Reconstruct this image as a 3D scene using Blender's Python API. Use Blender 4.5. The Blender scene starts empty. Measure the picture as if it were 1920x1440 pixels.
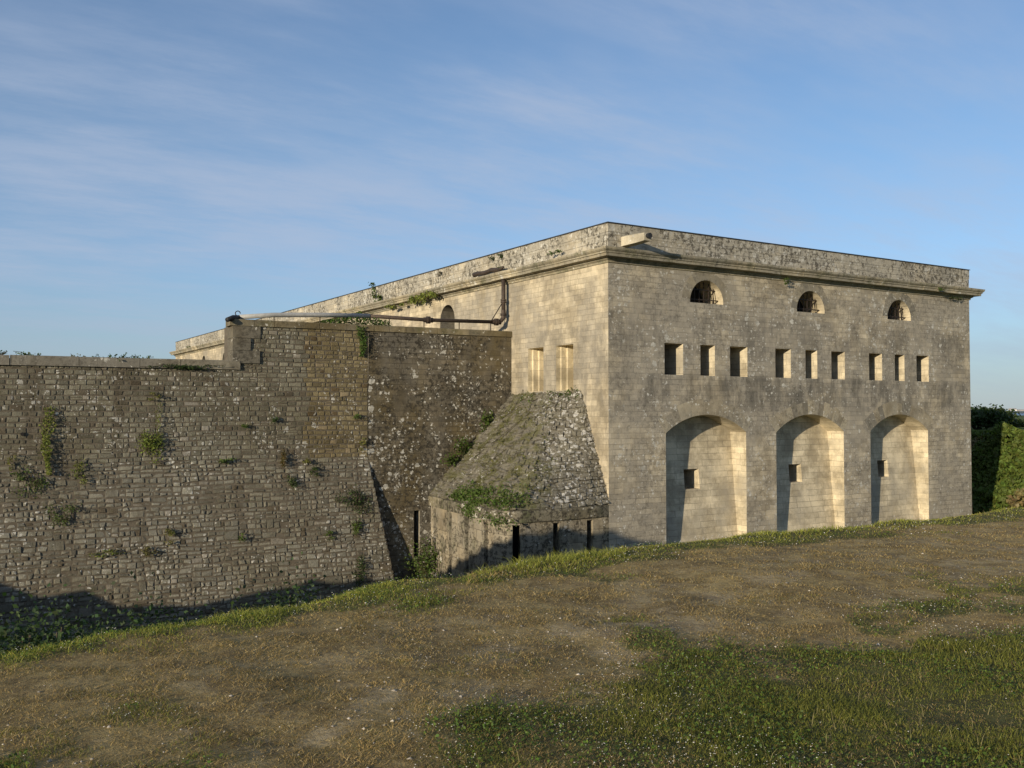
import bpy, math, random
import numpy as np
from mathutils import Vector
from mathutils.geometry import tessellate_polygon
random.seed(7); rng = np.random.default_rng(7)
R = math.radians
scene = bpy.context.scene
col = scene.collection

# ------------------------------------------------------------------ camera, sky, sun, exposure
F = 1768.0; PITCH = math.atan(51/F)
cd = bpy.data.cameras.new('camera'); cam = bpy.data.objects.new('camera', cd); col.objects.link(cam)
cd.lens = 36*F/1920; cd.sensor_width = 36; cd.clip_end = 30000; cd.clip_start = .1
cam.location = (0, 0, 0); cam.rotation_euler = (R(90)+PITCH, 0, 0)
scene.camera = cam
SUN_EL = R(9.5); SUN_AZ = math.atan2(-.576, -.817)            # azimuth measured from +Y towards +X
Lh = np.array([math.sin(SUN_AZ), math.cos(SUN_AZ)])            # horizontal direction to the sun
sl = bpy.data.lights.new('sun', 'SUN'); sl.energy = 5.0; sl.angle = R(.5); sl.color = (1.0, .86, .64)
sun = bpy.data.objects.new('sun', sl); col.objects.link(sun)
sun.rotation_euler = Vector((-Lh[0]*math.cos(SUN_EL), -Lh[1]*math.cos(SUN_EL), -math.sin(SUN_EL))).to_track_quat('-Z', 'Y').to_euler()
scene.view_settings.view_transform = 'Standard'; scene.view_settings.look = 'None'
scene.view_settings.exposure = 0.15; scene.view_settings.gamma = 1

class NT:
    """small node-tree writer"""
    def __init__(s, tree): s.t = tree; s.n = tree.nodes; s.l = tree.links
    def new(s, typ, props=None, **ins):
        nd = s.n.new(typ)
        for k, v in (props or {}).items(): setattr(nd, k, v)
        for k, v in ins.items():
            key = int(k[1:]) if k[0] == 'i' and k[1:].isdigit() else k.replace('_', ' ')
            s.put(nd.inputs[key], v)
        return nd
    def put(s, sock, v):
        if isinstance(v, bpy.types.NodeSocket): s.l.new(v, sock)
        elif isinstance(v, (tuple, list)) and sock.type == 'RGBA' and len(v) == 3: sock.default_value = (*v, 1)
        else: sock.default_value = v
    def m(s, op, a, b=0.0, c=None, clamp=False):
        nd = s.new('ShaderNodeMath', dict(operation=op, use_clamp=clamp)); s.put(nd.inputs[0], a); s.put(nd.inputs[1], b)
        if c is not None: s.put(nd.inputs[2], c)
        return nd.outputs[0]
    def add(s, a, b): return s.m('ADD', a, b)
    def mul(s, a, b): return s.m('MULTIPLY', a, b)
    def step(s, v, lo, hi, a=0., b=1.):
        nd = s.new('ShaderNodeMapRange', dict(interpolation_type='SMOOTHSTEP'))
        for i, x in enumerate((v, lo, hi, a, b)): s.put(nd.inputs[i], x)
        return nd.outputs[0]
    def mix(s, f, a, b, mode='MIX'):
        nd = s.new('ShaderNodeMix', dict(data_type='RGBA', blend_type=mode)); s.put(nd.inputs[0], f); s.put(nd.inputs[6], a); s.put(nd.inputs[7], b)
        return nd.outputs[2]
    def xyz(s, x=0., y=0., z=0.):
        nd = s.new('ShaderNodeCombineXYZ'); s.put(nd.inputs[0], x); s.put(nd.inputs[1], y); s.put(nd.inputs[2], z); return nd.outputs[0]
    def sep(s, v): return s.new('ShaderNodeSeparateXYZ', i0=v).outputs
    def noise(s, vec, scale, detail=4., rough=.6, sx=None):
        if sx: vec = s.new('ShaderNodeVectorMath', dict(operation='MULTIPLY'), i0=vec, i1=sx).outputs[0]
        return s.new('ShaderNodeTexNoise', None, Vector=vec, Scale=scale, Detail=detail, Roughness=rough).outputs[0]

w = bpy.data.worlds.new("World"); scene.world = w; w.use_nodes = True
t = NT(w.node_tree); t.n.clear()
sky = t.new('ShaderNodeTexSky', dict(sky_type='NISHITA', sun_disc=False, sun_elevation=SUN_EL, sun_rotation=SUN_AZ,
                                     altitude=10, air_density=1.0, dust_density=.15, ozone_density=2.4))
d = t.new('ShaderNodeTexCoord').outputs['Generated']
dx, dy, dz = t.sep(d)
den = t.add(t.m('MAXIMUM', dz, 0.0), .16)
cv = t.xyz(t.add(t.m('DIVIDE', dx, den), 3.7), t.add(t.m('DIVIDE', dy, den), 1.3), 0.)
rot = t.new('ShaderNodeVectorRotate', dict(rotation_type='Z_AXIS'), Vector=cv, Angle=R(-30)).outputs[0]
big = t.noise(rot, .7, 5, .58, (.6, 1.2, 1)); fine = t.noise(rot, 2.0, 7, .68, (.6, 1.6, 1))
veil = t.mul(t.step(big, .31, .58), t.step(fine, .32, .68, .30, 1.0))
veil = t.mul(veil, t.step(dz, 0.0, .12, .35, 1.))
low = t.step(dz, .0, .30)
cc = t.mix(1.0, sky.outputs[0], t.mix(low, (.72, .86, 1.17), (.92, 1.0, 1.14)), 'MULTIPLY')
cc = t.mix(t.add(t.mul(veil, .62), .06), cc, (3.1, 3.6, 4.6))
cc = t.mix(t.step(dz, .0, .16, .62, .0), cc, (2.35, 3.0, 3.75))
bg = t.new('ShaderNodeBackground', None, Color=cc, Strength=.13)
t.l.new(bg.outputs[0], t.new('ShaderNodeOutputWorld').inputs[0])

# ------------------------------------------------------------------ frames and helpers
class Frame:
    """vertical wall plane: X runs to the right seen from outside, Y goes into the wall, Z up"""
    def __init__(s, o, deg):
        s.o = np.array(o, float); s.a = R(deg)
        s.X = np.array([math.cos(s.a), math.sin(s.a)]); s.Y = np.array([-s.X[1], s.X[0]])
    def w(s, x, y, z=None):
        p = s.o + s.X*x + s.Y*y
        return (p[0], p[1]) if z is None else (p[0], p[1], z)
    def px(s, px, py, y=0.0):
        r = ray(px, py); o = s.o + s.Y*y
        k = (o @ s.Y)/(r[:2] @ s.Y); p = r*k
        return float((p[:2]-s.o) @ s.X), float(p[2])
    def loc(s, p): q = np.array(p[:2])-s.o; return (q @ s.X, q @ s.Y)
def ray(px, py):
    x, y = (px-960)/F, (720-py)/F; c, s_ = math.cos(PITCH), math.sin(PITCH)
    return np.array([x, c - y*s_, s_ + y*c])
D = 34.0
r0 = ray(1141, 771); C0 = (r0[:2]/r0[1])*D
FA = Frame(C0, 31.8)                      # sunlit-grazed front with the arches
FB = Frame(C0, -58.2)                     # long side (x is negative going away)
xb, _ = FB.px(959, 630); P0 = FB.w(xb, 0)
FS = Frame(P0, 28.0)                      # scarp wall of the ditch (x negative to the left)

def link(name, me, mat=None, parent=None, loc=None, frame=None):
    o = bpy.data.objects.new(name, me); col.objects.link(o)
    if me is not None and mat is not None:
        for mm in (mat if isinstance(mat, (list, tuple)) else [mat]): me.materials.append(mm)
    if frame is not None:
        o.location = (frame.o[0], frame.o[1], 0); o.rotation_euler = (0, 0, frame.a)
    if loc is not None: o.location = loc
    if parent is not None:
        bpy.context.view_layer.update()
        o.parent = parent; o.matrix_parent_inverse = parent.matrix_world.inverted()
    return o
def tag(o, label=None, cat=None, group=None, kind=None):
    for k, v in (('label', label), ('category', cat), ('group', group), ('kind', kind)):
        if v: o[k] = v
    return o
def empty(name, loc, label, cat, group=None):
    o = bpy.data.objects.new(name, None); col.objects.link(o); o.location = loc
    bpy.context.view_layer.update()
    return tag(o, label, cat, group)
class MB:
    def __init__(s): s.v = []; s.f = []; s.mi = []
    def add(s, vs, fs, mi=0):
        b = len(s.v); s.v += [tuple(v) for v in vs]; s.f += [tuple(i+b for i in f) for f in fs]; s.mi += [mi]*len(fs)
    def box(s, x0, x1, y0, y1, z0, z1, j=0., mi=0):
        q = [(x, y, z) for z in (z0, z1) for x, y in ((x0, y0), (x1, y0), (x1, y1), (x0, y1))]
        if j: q = [tuple(c+random.uniform(-j, j) for c in p) for p in q]
        s.add(q, [(3, 2, 1, 0), (4, 5, 6, 7), (0, 1, 5, 4), (1, 2, 6, 5), (2, 3, 7, 6), (3, 0, 4, 7)], mi)
    def prism(s, prof, x0, x1, m0=0., m1=0., mi=0):
        """profile of (y,z) swept along x; mitre m: x shift per unit of outward y"""
        n = len(prof); a = [(x0+m0*y, y, z) for y, z in prof]; b = [(x1+m1*y, y, z) for y, z in prof]
        s.add(a+b, [(i, (i+1) % n, n+(i+1) % n, n+i) for i in range(n)] + [tuple(range(n))[::-1], tuple(range(n, 2*n))], mi)
    def poly(s, loops, fn=None, mi=0):
        """planar polygon with holes in x,z; fn gives y"""
        fn = fn or (lambda x, z: 0.)
        pts = [p for l in loops for p in l]
        tr = tessellate_polygon([[Vector((x, z, 0)) for x, z in l] for l in loops])
        fs = []
        for a, b, c in tr:
            (ax, az), (bx, bz), (cx, cz) = pts[a], pts[b], pts[c]
            ar = (bx-ax)*(cz-az)-(bz-az)*(cx-ax)
            if abs(ar) > 1e-9: fs.append((a, b, c) if ar > 0 else (a, c, b))
        s.add([(x, fn(x, z), z) for x, z in pts], fs, mi)
    def reveal(s, loop, f0, f1, mi=0, close=True):
        n = len(loop); vs = [(x, f0(x, z), z) for x, z in loop]+[(x, f1(x, z), z) for x, z in loop]
        rg = range(n) if close else range(n-1)
        s.add(vs, [(i, n+i, n+(i+1) % n, (i+1) % n) for i in rg], mi)
    def tube(s, pts, r, seg=10, mi=0, cap=True):
        pts = [np.array(p, float) for p in pts]; rs = r if isinstance(r, (list, tuple)) else [r]*len(pts)
        vs = []; up = None
        for i, p in enumerate(pts):
            dr = pts[min(i+1, len(pts)-1)]-pts[max(i-1, 0)]; dr /= np.linalg.norm(dr)
            if up is None: up = np.array([0, 0, 1.]) if abs(dr[2]) < .9 else np.array([1., 0, 0])
            a = np.cross(dr, up); a /= np.linalg.norm(a); b = np.cross(a, dr); up = b
            for k in range(seg):
                th = 2*math.pi*k/seg; vs.append(p + rs[i]*(a*math.cos(th)+b*math.sin(th)))
        fs = [(i*seg+k, i*seg+(k+1) % seg, (i+1)*seg+(k+1) % seg, (i+1)*seg+k) for i in range(len(pts)-1) for k in range(seg)]
        if cap: fs += [tuple(range(seg))[::-1], tuple(range((len(pts)-1)*seg, len(pts)*seg))]
        s.add(vs, fs, mi)
    def build(s, name, mat, parent=None, frame=None, loc=None, smooth=False, colr=None):
        me = bpy.data.meshes.new(name); me.from_pydata([tuple(map(float, v)) for v in s.v], [], s.f); me.update()
        o = link(name, me, mat, parent, loc, frame)
        if any(s.mi): me.polygons.foreach_set('material_index', s.mi)
        if smooth: me.polygons.foreach_set('use_smooth', [True]*len(s.f))
        if colr is not None: setcol(me, np.array(colr))
        return o
def setcol(me, c):
    at = me.color_attributes.new('Col', 'FLOAT_COLOR', 'POINT')
    c4 = np.ones((len(c), 4), np.float32); c4[:, :3] = c; at.data.foreach_set('color', c4.ravel())
def npmesh(name, V, Fc, C=None, smooth=False):
    """V (n,3), Fc (m,k) array of k-gons"""
    me = bpy.data.meshes.new(name); m, k = Fc.shape
    me.vertices.add(len(V)); me.vertices.foreach_set('co', np.asarray(V, np.float32).ravel())
    me.loops.add(m*k); me.loops.foreach_set('vertex_index', Fc.astype(np.int32).ravel())
    me.polygons.add(m); me.polygons.foreach_set('loop_start', np.arange(0, m*k, k, dtype=np.int32))
    if smooth: me.polygons.foreach_set('use_smooth', np.ones(m, bool))
    me.update(calc_edges=True)
    if C is not None: setcol(me, C)
    return me
_tab = rng.random((256, 256))
def vn(x, y, sc=1., oc=3):
    x = np.asarray(x, float)*sc+37.3; y = np.asarray(y, float)*sc+91.7; r = 0; a = 1.; tot = 0
    for _ in range(oc):
        xi = np.floor(x).astype(int); yi = np.floor(y).astype(int); fx = x-xi; fy = y-yi; fx = fx*fx*(3-2*fx); fy = fy*fy*(3-2*fy)
        g = lambda i, j: _tab[(xi+i) % 256, (yi+j) % 256]
        r = r + a*((g(0, 0)*(1-fx)+g(1, 0)*fx)*(1-fy)+(g(0, 1)*(1-fx)+g(1, 1)*fx)*fy); tot += a
        a *= .5; x = x*2.03+11; y = y*2.03+7
    return r/tot

# ------------------------------------------------------------------ materials
def mat(name):
    m = bpy.data.materials.new(name); m.use_nodes = True; t = NT(m.node_tree); t.n.clear()
    b = t.new('ShaderNodeBsdfPrincipled'); o = t.new('ShaderNodeOutputMaterial'); t.l.new(b.outputs[0], o.inputs[0])
    b.inputs['Roughness'].default_value = .9; b.inputs['Specular IOR Level'].default_value = .2
    return m, t, b
def lichens(t, wp, amt):
    """pale crusts: clustered, ragged, from specks to hand-sized patches"""
    dn = t.new('ShaderNodeTexNoise', None, Vector=wp, Scale=9., Detail=4.).outputs[1]
    wq = t.new('ShaderNodeVectorMath', dict(operation='MULTIPLY_ADD'), i0=dn, i1=(.16, .16, .16), i2=wp).outputs[0]
    clus = t.add(t.mul(t.noise(wp, .45, 5, .68), .6), t.mul(t.noise(wp, 2.2, 4, .7), .4)); out = None; tint = None
    for sc_, off in ((3.6, .03), (8.5, .0)):
        vo = t.new('ShaderNodeTexVoronoi', dict(feature='F1'), Vector=wq, Scale=sc_, Randomness=1.); r_, g_, b_ = t.sep(vo.outputs[1])
        rad = t.add(t.mul(t.m('POWER', g_, 1.8), .38), .09)
        keep = t.m('LESS_THAN', r_, t.step(clus, .52+off-amt*.11, .60+off-amt*.11, .0, .4+amt*.7))
        q = t.mul(t.m('LESS_THAN', vo.outputs[0], rad), keep); out = q if out is None else t.m('MAXIMUM', out, q); tint = b_
    l2 = t.mul(t.step(t.noise(wp, 11., 6, .78), .58, .63), t.step(clus, .54-amt*.09, .60-amt*.09))
    return t.m('MAXIMUM', out, t.mul(l2, .65)), tint
def masonry(name, light, dark, grey, row=.2, bw=.44, lichen=.3, blackl=.2, brown=0., stainz=(), joint=.5, bump=.5, greybias=.5, mossy=0., seed=0.):
    """coursed stone: light/dark stone tones, grey weathering patches, lichens, stains"""
    m, t, b = mat(name)
    oc = t.new('ShaderNodeTexCoord').outputs['Object']; x, y, z = t.sep(oc)
    wp = t.new('ShaderNodeVectorMath', dict(operation='ADD'), i0=t.new('ShaderNodeNewGeometry').outputs['Position'], i1=(seed, seed*.7, 0.)).outputs[0]
    wob = t.mul(t.add(t.noise(oc, 1.2, 2), -.5), .05)
    u = t.add(t.add(x, y), t.mul(t.add(t.noise(oc, 3., 2), -.5), .05)); v = t.add(z, wob)
    r_ = t.m('FLOOR', t.m('DIVIDE', v, row))
    rn = t.new('ShaderNodeTexWhiteNoise', dict(noise_dimensions='1D'), W=r_).outputs[0]
    rn2 = t.new('ShaderNodeTexWhiteNoise', dict(noise_dimensions='1D'), W=t.add(r_, 57.3)).outputs[0]
    u2 = t.add(t.mul(u, t.add(t.mul(rn2, .6), .7)), t.mul(rn, 3.))
    br = t.new('ShaderNodeTexBrick', dict(offset=.5, squash=1.), Vector=t.xyz(u2, v, 0.), Color1=(0, 0, 0), Color2=(1, 1, 1), Mortar=(.5, .5, .5),
               Scale=1., Mortar_Size=.009, Mortar_Smooth=.3, Bias=0., Brick_Width=bw, Row_Height=row)
    tone = t.sep(br.outputs[0])[0]; mort = br.outputs[1]
    jm = t.step(t.noise(wp, 1.1, 4), .36, .6)            # joints fade out in places
    mort = t.mul(mort, t.add(t.mul(jm, .75), .25))
    c = t.mix(t.add(t.mul(tone, .72), t.mul(t.noise(wp, 2.3, 5, .65), .36)), dark, light)
    gn = t.add(t.mul(t.noise(wp, .35, 3, .5), .5), t.add(t.mul(t.noise(wp, 1.7, 5, .7), .3), t.mul(t.noise(wp, 1.6, 4, .6, (1, 1, .12)), .2)))
    gm = t.step(gn, greybias-.09, greybias+.09)
    gcol = t.mix(t.noise(wp, 5., 4, .7), tuple(g*.72 for g in grey), tuple(min(1, g*1.25) for g in grey))
    bk2 = t.new('ShaderNodeTexBrick', dict(offset=.37, squash=1.), Vector=t.xyz(t.add(u2, t.mul(rn, .0)), v, 0.), Color1=(0, 0, 0), Color2=(1, 1, 1), Mortar=(.5, .5, .5), Scale=1., Mortar_Size=0., Bias=0., Brick_Width=bw*2.7, Row_Height=row*2)
    c = t.mix(1., c, t.mix(t.sep(bk2.outputs[0])[0], (.87, .87, .87), (1.12, 1.11, 1.09)), 'MULTIPLY')
    pf = t.noise(wp, .9, 6, .72)
    c = t.mix(1., c, t.mix(t.step(pf, .36, .64), (.66, .64, .60), (1.22, 1.21, 1.18)), 'MULTIPLY')
    c = t.mix(t.mul(gm, .85), c, t.mix(t.mul(tone, .25), gcol, light))
    for (z0, z1, amt, sd) in stainz:                      # dark runs in a band of heights
        sm = t.mul(t.step(z, z0-.5, z0+.2), t.step(z, z1+.15, z1-.1))
        sn = t.step(t.noise(t.add_v(wp, sd) if False else wp, 1.3, 5, .7, (1, 1, .35)), .40, .62)
        c = t.mix(t.mul(t.mul(sm, sn), amt), c, (.052, .05, .045))
    if brown:
        bn = t.mul(t.step(t.noise(wp, .55, 5, .65, (1, 1, .5)), .42, .62), brown)
        c = t.mix(bn, c, t.mix(t.noise(wp, 2.1, 4), (.085, .058, .022), (.125, .098, .042)))
    if mossy:
        c = t.mix(t.mul(t.step(t.noise(wp, 1.4, 5, .7), .5, .66), mossy), c, (.07, .08, .025))
    if blackl:
        bn = t.mul(t.step(t.noise(wp, 6., 7, .8), .51-.04*blackl, .59-.04*blackl), t.step(t.noise(wp, .7, 4, .6), .46-.10*blackl, .56-.08*blackl))
        c = t.mix(t.mul(bn, blackl), c, (.035, .03, .022))
    if lichen:
        lm, sz = lichens(t, wp, lichen)
        c = t.mix(t.mul(lm, .8), c, t.mix(sz, (.36, .345, .30), (.64, .615, .54)))
    c = t.mix(t.mul(mort, joint), c, tuple(g*.30 for g in dark))
    fine = t.noise(wp, 38., 5, .75)
    c = t.mix(t.step(fine, .25, .75, .0, .35), c, t.mix(1., c, (.55, .55, .55), 'MULTIPLY'))
    t.put(b.inputs['Base Color'], c)
    h = t.add(t.mul(mort, -1.), t.add(t.mul(fine, .7), t.add(t.mul(tone, .3), t.mul(t.noise(wp, 9., 4), .8))))
    bp = t.new('ShaderNodeBump', None, Strength=bump, Distance=.02, Height=h)
    t.l.new(bp.outputs[0], b.inputs['Normal'])
    return m
def vcol_mat(name, rough=.8, trans=0., spec=.2, bumpsc=0.):
    m, t, b = mat(name)
    a = t.new('ShaderNodeVertexColor', dict(layer_name='Col')).outputs[0]
    t.put(b.inputs['Base Color'], a); b.inputs['Roughness'].default_value = rough; b.inputs['Specular IOR Level'].default_value = spec
    if trans:
        tr = t.new('ShaderNodeBsdfTranslucent', None, Color=t.mix(1., a, (1.3, 1.5, .6), 'MULTIPLY')); mx = t.new('ShaderNodeMixShader', None, Fac=trans)
        t.l.new(b.outputs[0], mx.inputs[1]); t.l.new(tr.outputs[0], mx.inputs[2])
        out = [n for n in t.n if n.type == 'OUTPUT_MATERIAL'][0]; t.l.new(mx.outputs[0], out.inputs[0])
    return m
def plain(name, c1, c2=None, rough=.7, metal=0., sc=8., bump=.0):
    m, t, b = mat(name); p = t.new('ShaderNodeTexCoord').outputs['Object']
    n = t.noise(p, sc, 5, .7); t.put(b.inputs['Base Color'], t.mix(t.step(n, .35, .65), c1, c2 or tuple(v*.6 for v in c1)))
    b.inputs['Roughness'].default_value = rough; b.inputs['Metallic'].default_value = metal
    if bump: t.l.new(t.new('ShaderNodeBump', None, Strength=bump, Distance=.02, Height=n).outputs[0], b.inputs['Normal'])
    return m
M_front = masonry('front_ashlar', (.56, .49, .37), (.32, .28, .21), (.285, .26, .215), lichen=.55, blackl=.35,
                  stainz=((.2, 1.36, .58, 0), (2.3, 3.7, .4, 0), (-8., -5., .3, 0)), greybias=.47, joint=.5)
M_side = masonry('side_ashlar', (.58, .505, .375), (.42, .365, .27), (.28, .255, .21), lichen=.0, blackl=.10, greybias=.51, joint=.6, bump=.4, stainz=((-4., 3.2, .33, 0), (3.6, 5.3, .2, 0)), seed=5)
M_win = masonry('clean_ashlar', (.64, .565, .41), (.56, .49, .355), (.5, .44, .33), lichen=.0, blackl=.0, greybias=.62, joint=.6, row=.42, bw=3., bump=.2, seed=3)
M_rec = masonry('recess_ashlar', (.60, .53, .395), (.48, .42, .31), (.34, .31, .25), lichen=.0, blackl=.05, greybias=.55, joint=.7, row=.24, bw=.6, bump=.35, seed=13)
M_niche = masonry('shaded_niche_stone', (.26, .23, .18), (.18, .16, .125), (.15, .14, .12), lichen=.0, blackl=.3, seed=17)  # darkened stone: the shade inside the niches is put into the colour
M_para = masonry('parapet_stone', (.56, .50, .385), (.37, .33, .26), (.34, .32, .27), lichen=.85, blackl=.8, row=.31, bw=.8, greybias=.46, joint=.75, bump=.9, seed=21)
M_corn = masonry('cornice_stone', (.44, .385, .275), (.31, .27, .19), (.26, .24, .19), lichen=.3, blackl=.4, row=3., bw=1.1, greybias=.47, joint=.7, mossy=.5, bump=.6, seed=31)
M_scash = masonry('scarp_ashlar', (.20, .168, .118), (.10, .088, .064), (.125, .115, .095), lichen=.72, blackl=.9, row=.21, bw=.5, greybias=.47, joint=.6, brown=.75, bump=.9, seed=41)
M_cop = masonry('coping_stone', (.27, .225, .14), (.16, .135, .085), (.16, .15, .12), lichen=.2, blackl=.4, row=3., bw=2.2, greybias=.52, joint=.9, brown=.65, mossy=.4, bump=.7, seed=47)
M_quoin = masonry('quoin_stone', (.20, .175, .13), (.13, .115, .085), (.14, .13, .105), lichen=.3, blackl=.6, row=9., bw=9., greybias=.47, joint=.5, bump=.9, seed=57)
M_copl = masonry('lower_coping_stone', (.27, .245, .19), (.17, .155, .12), (.2, .185, .155), lichen=.3, blackl=.4, row=3., bw=2.4, greybias=.47, joint=.8, bump=.7, seed=53)
M_cap = masonry('caponier_stone', (.40, .345, .25), (.24, .205, .15), (.23, .21, .17), lichen=.3, blackl=.8, row=.42, bw=.9, greybias=.47, joint=.6, mossy=.3, bump=1., seed=61)
M_spout = masonry('spout_stone', (.62, .57, .46), (.46, .42, .33), (.42, .39, .33), lichen=.4, blackl=.3, row=9., bw=9., joint=0., seed=91)
M_band = masonry('caponier_band_stone', (.25, .22, .155), (.14, .125, .085), (.15, .14, .11), lichen=.6, blackl=.9, row=3., bw=1.3, greybias=.45, joint=.5, mossy=.6, bump=1., seed=67)
M_dark = plain('dark_interior', (.012, .011, .010), (.02, .018, .016))  # near-black sheet colour standing in for the darkness inside openings
M_lead = plain('dark_lead_flashing', (.03, .032, .036), (.05, .052, .055), rough=.5)
M_iron = plain('rusty_iron', (.055, .040, .032), (.028, .022, .020), rough=.65, metal=.3, sc=14, bump=.3)
M_iron2 = plain('black_cast_iron', (.045, .036, .032), (.075, .055, .042), rough=.6, metal=.2, sc=10, bump=.3)
M_pvc = plain('grey_plastic_pipe', (.34, .34, .33), (.27, .27, .26), rough=.5, sc=5)
M_black = plain('black_plastic', (.02, .02, .022), (.03, .03, .032), rough=.5)
M_leaf = vcol_mat('leaves', .6, .25)
M_grass = vcol_mat('grass_blades', .7, .3)
M_peb = vcol_mat('pebbles', .8)

def stone_mat():
    m, t, b = mat('rubble_stones')
    wp = t.new('ShaderNodeNewGeometry').outputs['Position']
    a = t.new('ShaderNodeVertexColor', dict(layer_name='Col')).outputs[0]
    c = t.mix(t.mul(t.step(t.noise(wp, .5, 6, .68), .42, .58), .6), a, t.mix(1., a, (.60, .56, .47), 'MULTIPLY'))
    c = t.mix(t.mul(t.step(t.noise(wp, 1.3, 4, .6, (1, 1, .16)), .54, .68), .5), c, (.05, .036, .022))
    c = t.mix(t.mul(t.step(t.noise(wp, 2.6, 5, .7), .57, .68), .45), c, (.075, .075, .03))
    lm, tn = lichens(t, wp, .55)
    c = t.mix(t.mul(lm, .8), c, t.mix(tn, (.34, .33, .29), (.62, .60, .54)))
    f = t.noise(wp, 30., 5, .75)
    c = t.mix(t.step(f, .3, .75, 0., .5), c, t.mix(1., c, (.5, .5, .5), 'MULTIPLY'))
    t.put(b.inputs['Base Color'], c)
    t.l.new(t.new('ShaderNodeBump', None, Strength=.9, Distance=.03, Height=t.add(f, t.noise(wp, 9., 4))).outputs[0], b.inputs['Normal'])
    return m
M_stone = stone_mat()

def ground_mat():
    m, t, b = mat('ground_soil_and_grass')
    wp = t.new('ShaderNodeNewGeometry').outputs['Position']
    a = t.new('ShaderNodeVertexColor', dict(layer_name='Col')).outputs[0]      # x: green share, y: path share, z: bank vegetation
    g, p, k = t.sep(a)
    n1 = t.noise(wp, 1.6, 6, .68); n2 = t.noise(wp, 9., 6, .75); n3 = t.noise(wp, 60., 5, .8)
    dry = t.mix(n2, (.21, .15, .06), (.48, .37, .17)); dirt = t.mix(n3, (.28, .215, .125), (.54, .44, .27))
    grn = t.mix(n2, (.06, .07, .018), (.19, .175, .055))
    c = t.mix(t.mul(t.step(t.add(n1, t.mul(n2, .35)), .62, .80), p), dry, dirt)
    c = t.mix(t.step(t.add(g, t.mul(t.add(n2, -.5), .9)), .42, .62), c, grn)
    veg = t.mix(t.noise(wp, 3.5, 6, .75), (.035, .060, .008), (.17, .20, .030)); veg = t.mix(t.step(t.noise(wp, 1.1, 5, .6), .55, .65), veg, (.17, .125, .06))
    mott = t.add(t.mul(t.noise(wp, 2.4, 5, .7), .6), t.mul(t.noise(wp, 14., 4, .7), .4)); c = t.mix(1., c, t.mix(t.step(mott, .38, .62), (.62, .58, .54), (1.3, 1.28, 1.22)), 'MULTIPLY')
    c = t.mix(k, c, veg)
    c = t.mix(t.step(n3, .3, .7, .0, .5), c, t.mix(1., c, (.45, .45, .45), 'MULTIPLY'))
    t.put(b.inputs['Base Color'], c)
    h = t.add(t.mul(n2, 1.2), t.add(t.mul(n3, .35), t.mul(t.noise(wp, 24., 4, .7), .6)))
    t.l.new(t.new('ShaderNodeBump', None, Strength=.9, Distance=.05, Height=h).outputs[0], b.inputs['Normal'])
    return m
M_ground = ground_mat()

# ------------------------------------------------------------------ terrain
EDGE = np.array([(-75, 16), (-34, 11), (-28, 4.5), (-15, .2), (-7.8, 2.3), (-3.5, 6.15), (-.85, 9.05), (1.9, 11.7), (4.6, 13.35), (7.2, 14.75), (20, 22.3), (35, 32), (38, 41), (30.6, 50.8), (17, 73), (-60, 190), (-120, 190), (-120, 16.)])
SEA = -9.5
Gz = -1.62
cpts = []
def sdist(x, y):
    """positive inside the ditch"""
    x = np.asarray(x, float); y = np.asarray(y, float); best = np.full(x.shape, 1e9); ins = np.zeros(x.shape, bool)
    n = len(EDGE)
    for i in range(n):
        a = EDGE[i]; b = EDGE[(i+1) % n]; ab = b-a
        tt = np.clip(((x-a[0])*ab[0]+(y-a[1])*ab[1])/(ab@ab), 0, 1)
        best = np.minimum(best, np.hypot(x-a[0]-tt*ab[0], y-a[1]-tt*ab[1]))
        cond = (a[1] > y) != (b[1] > y)
        with np.errstate(divide='ignore', invalid='ignore'): xx = (b[0]-a[0])*(y-a[1])/(b[1]-a[1])+a[0]
        ins ^= cond & (x < xx)
    return np.where(ins, best, -best)
Q = np.array([-Lh[1], Lh[0]]); M0 = 2.0                       # across the sun, and the line of the unseen bank added to shade the walls
def qm(x, y): return x*Q[0]+y*Q[1], x*(-Lh[0])+y*(-Lh[1])
tE = math.tan(SUN_EL)
shade = []                                                    # where the added bank's shade edge should fall on the walls
for fr, px, py, yy in ((FA, 1330, 1052, 0), (FA, 1249, 1014, 0), (FA, 1190, 1003, 0), (FA, 1150, 992, 0), (FA, 1075, 982, 0), (FA, 1000, 984, 0), (FA, 965, 998, 0),
                       (FS, 840, 1064, -1), (FS, 760, 1078, -.6), (FS, 700, 1078, -.65), (FS, 600, 1083, -.65), (FS, 520, 1092, -.65), (FS, 450, 1118, -.75), (FS, 350, 1126, -.75), (FS, 250, 1108, -.7), (FS, 200, 1102, -.7), (FS, 0, 1090, -.6)):
    lx, z = fr.px(px, py, yy); wx, wy = fr.w(lx, yy); q, m_ = qm(wx, wy); shade.append((q, z+(m_-M0)*tE))
shade = sorted(shade); SQ = [-60, -40, -34]+[s[0] for s in shade]+[-14.2, -12.]; SZ = [-1.2, -1.2, -1.1]+[s[1] for s in shade]+[-2.5, -8.]
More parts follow.
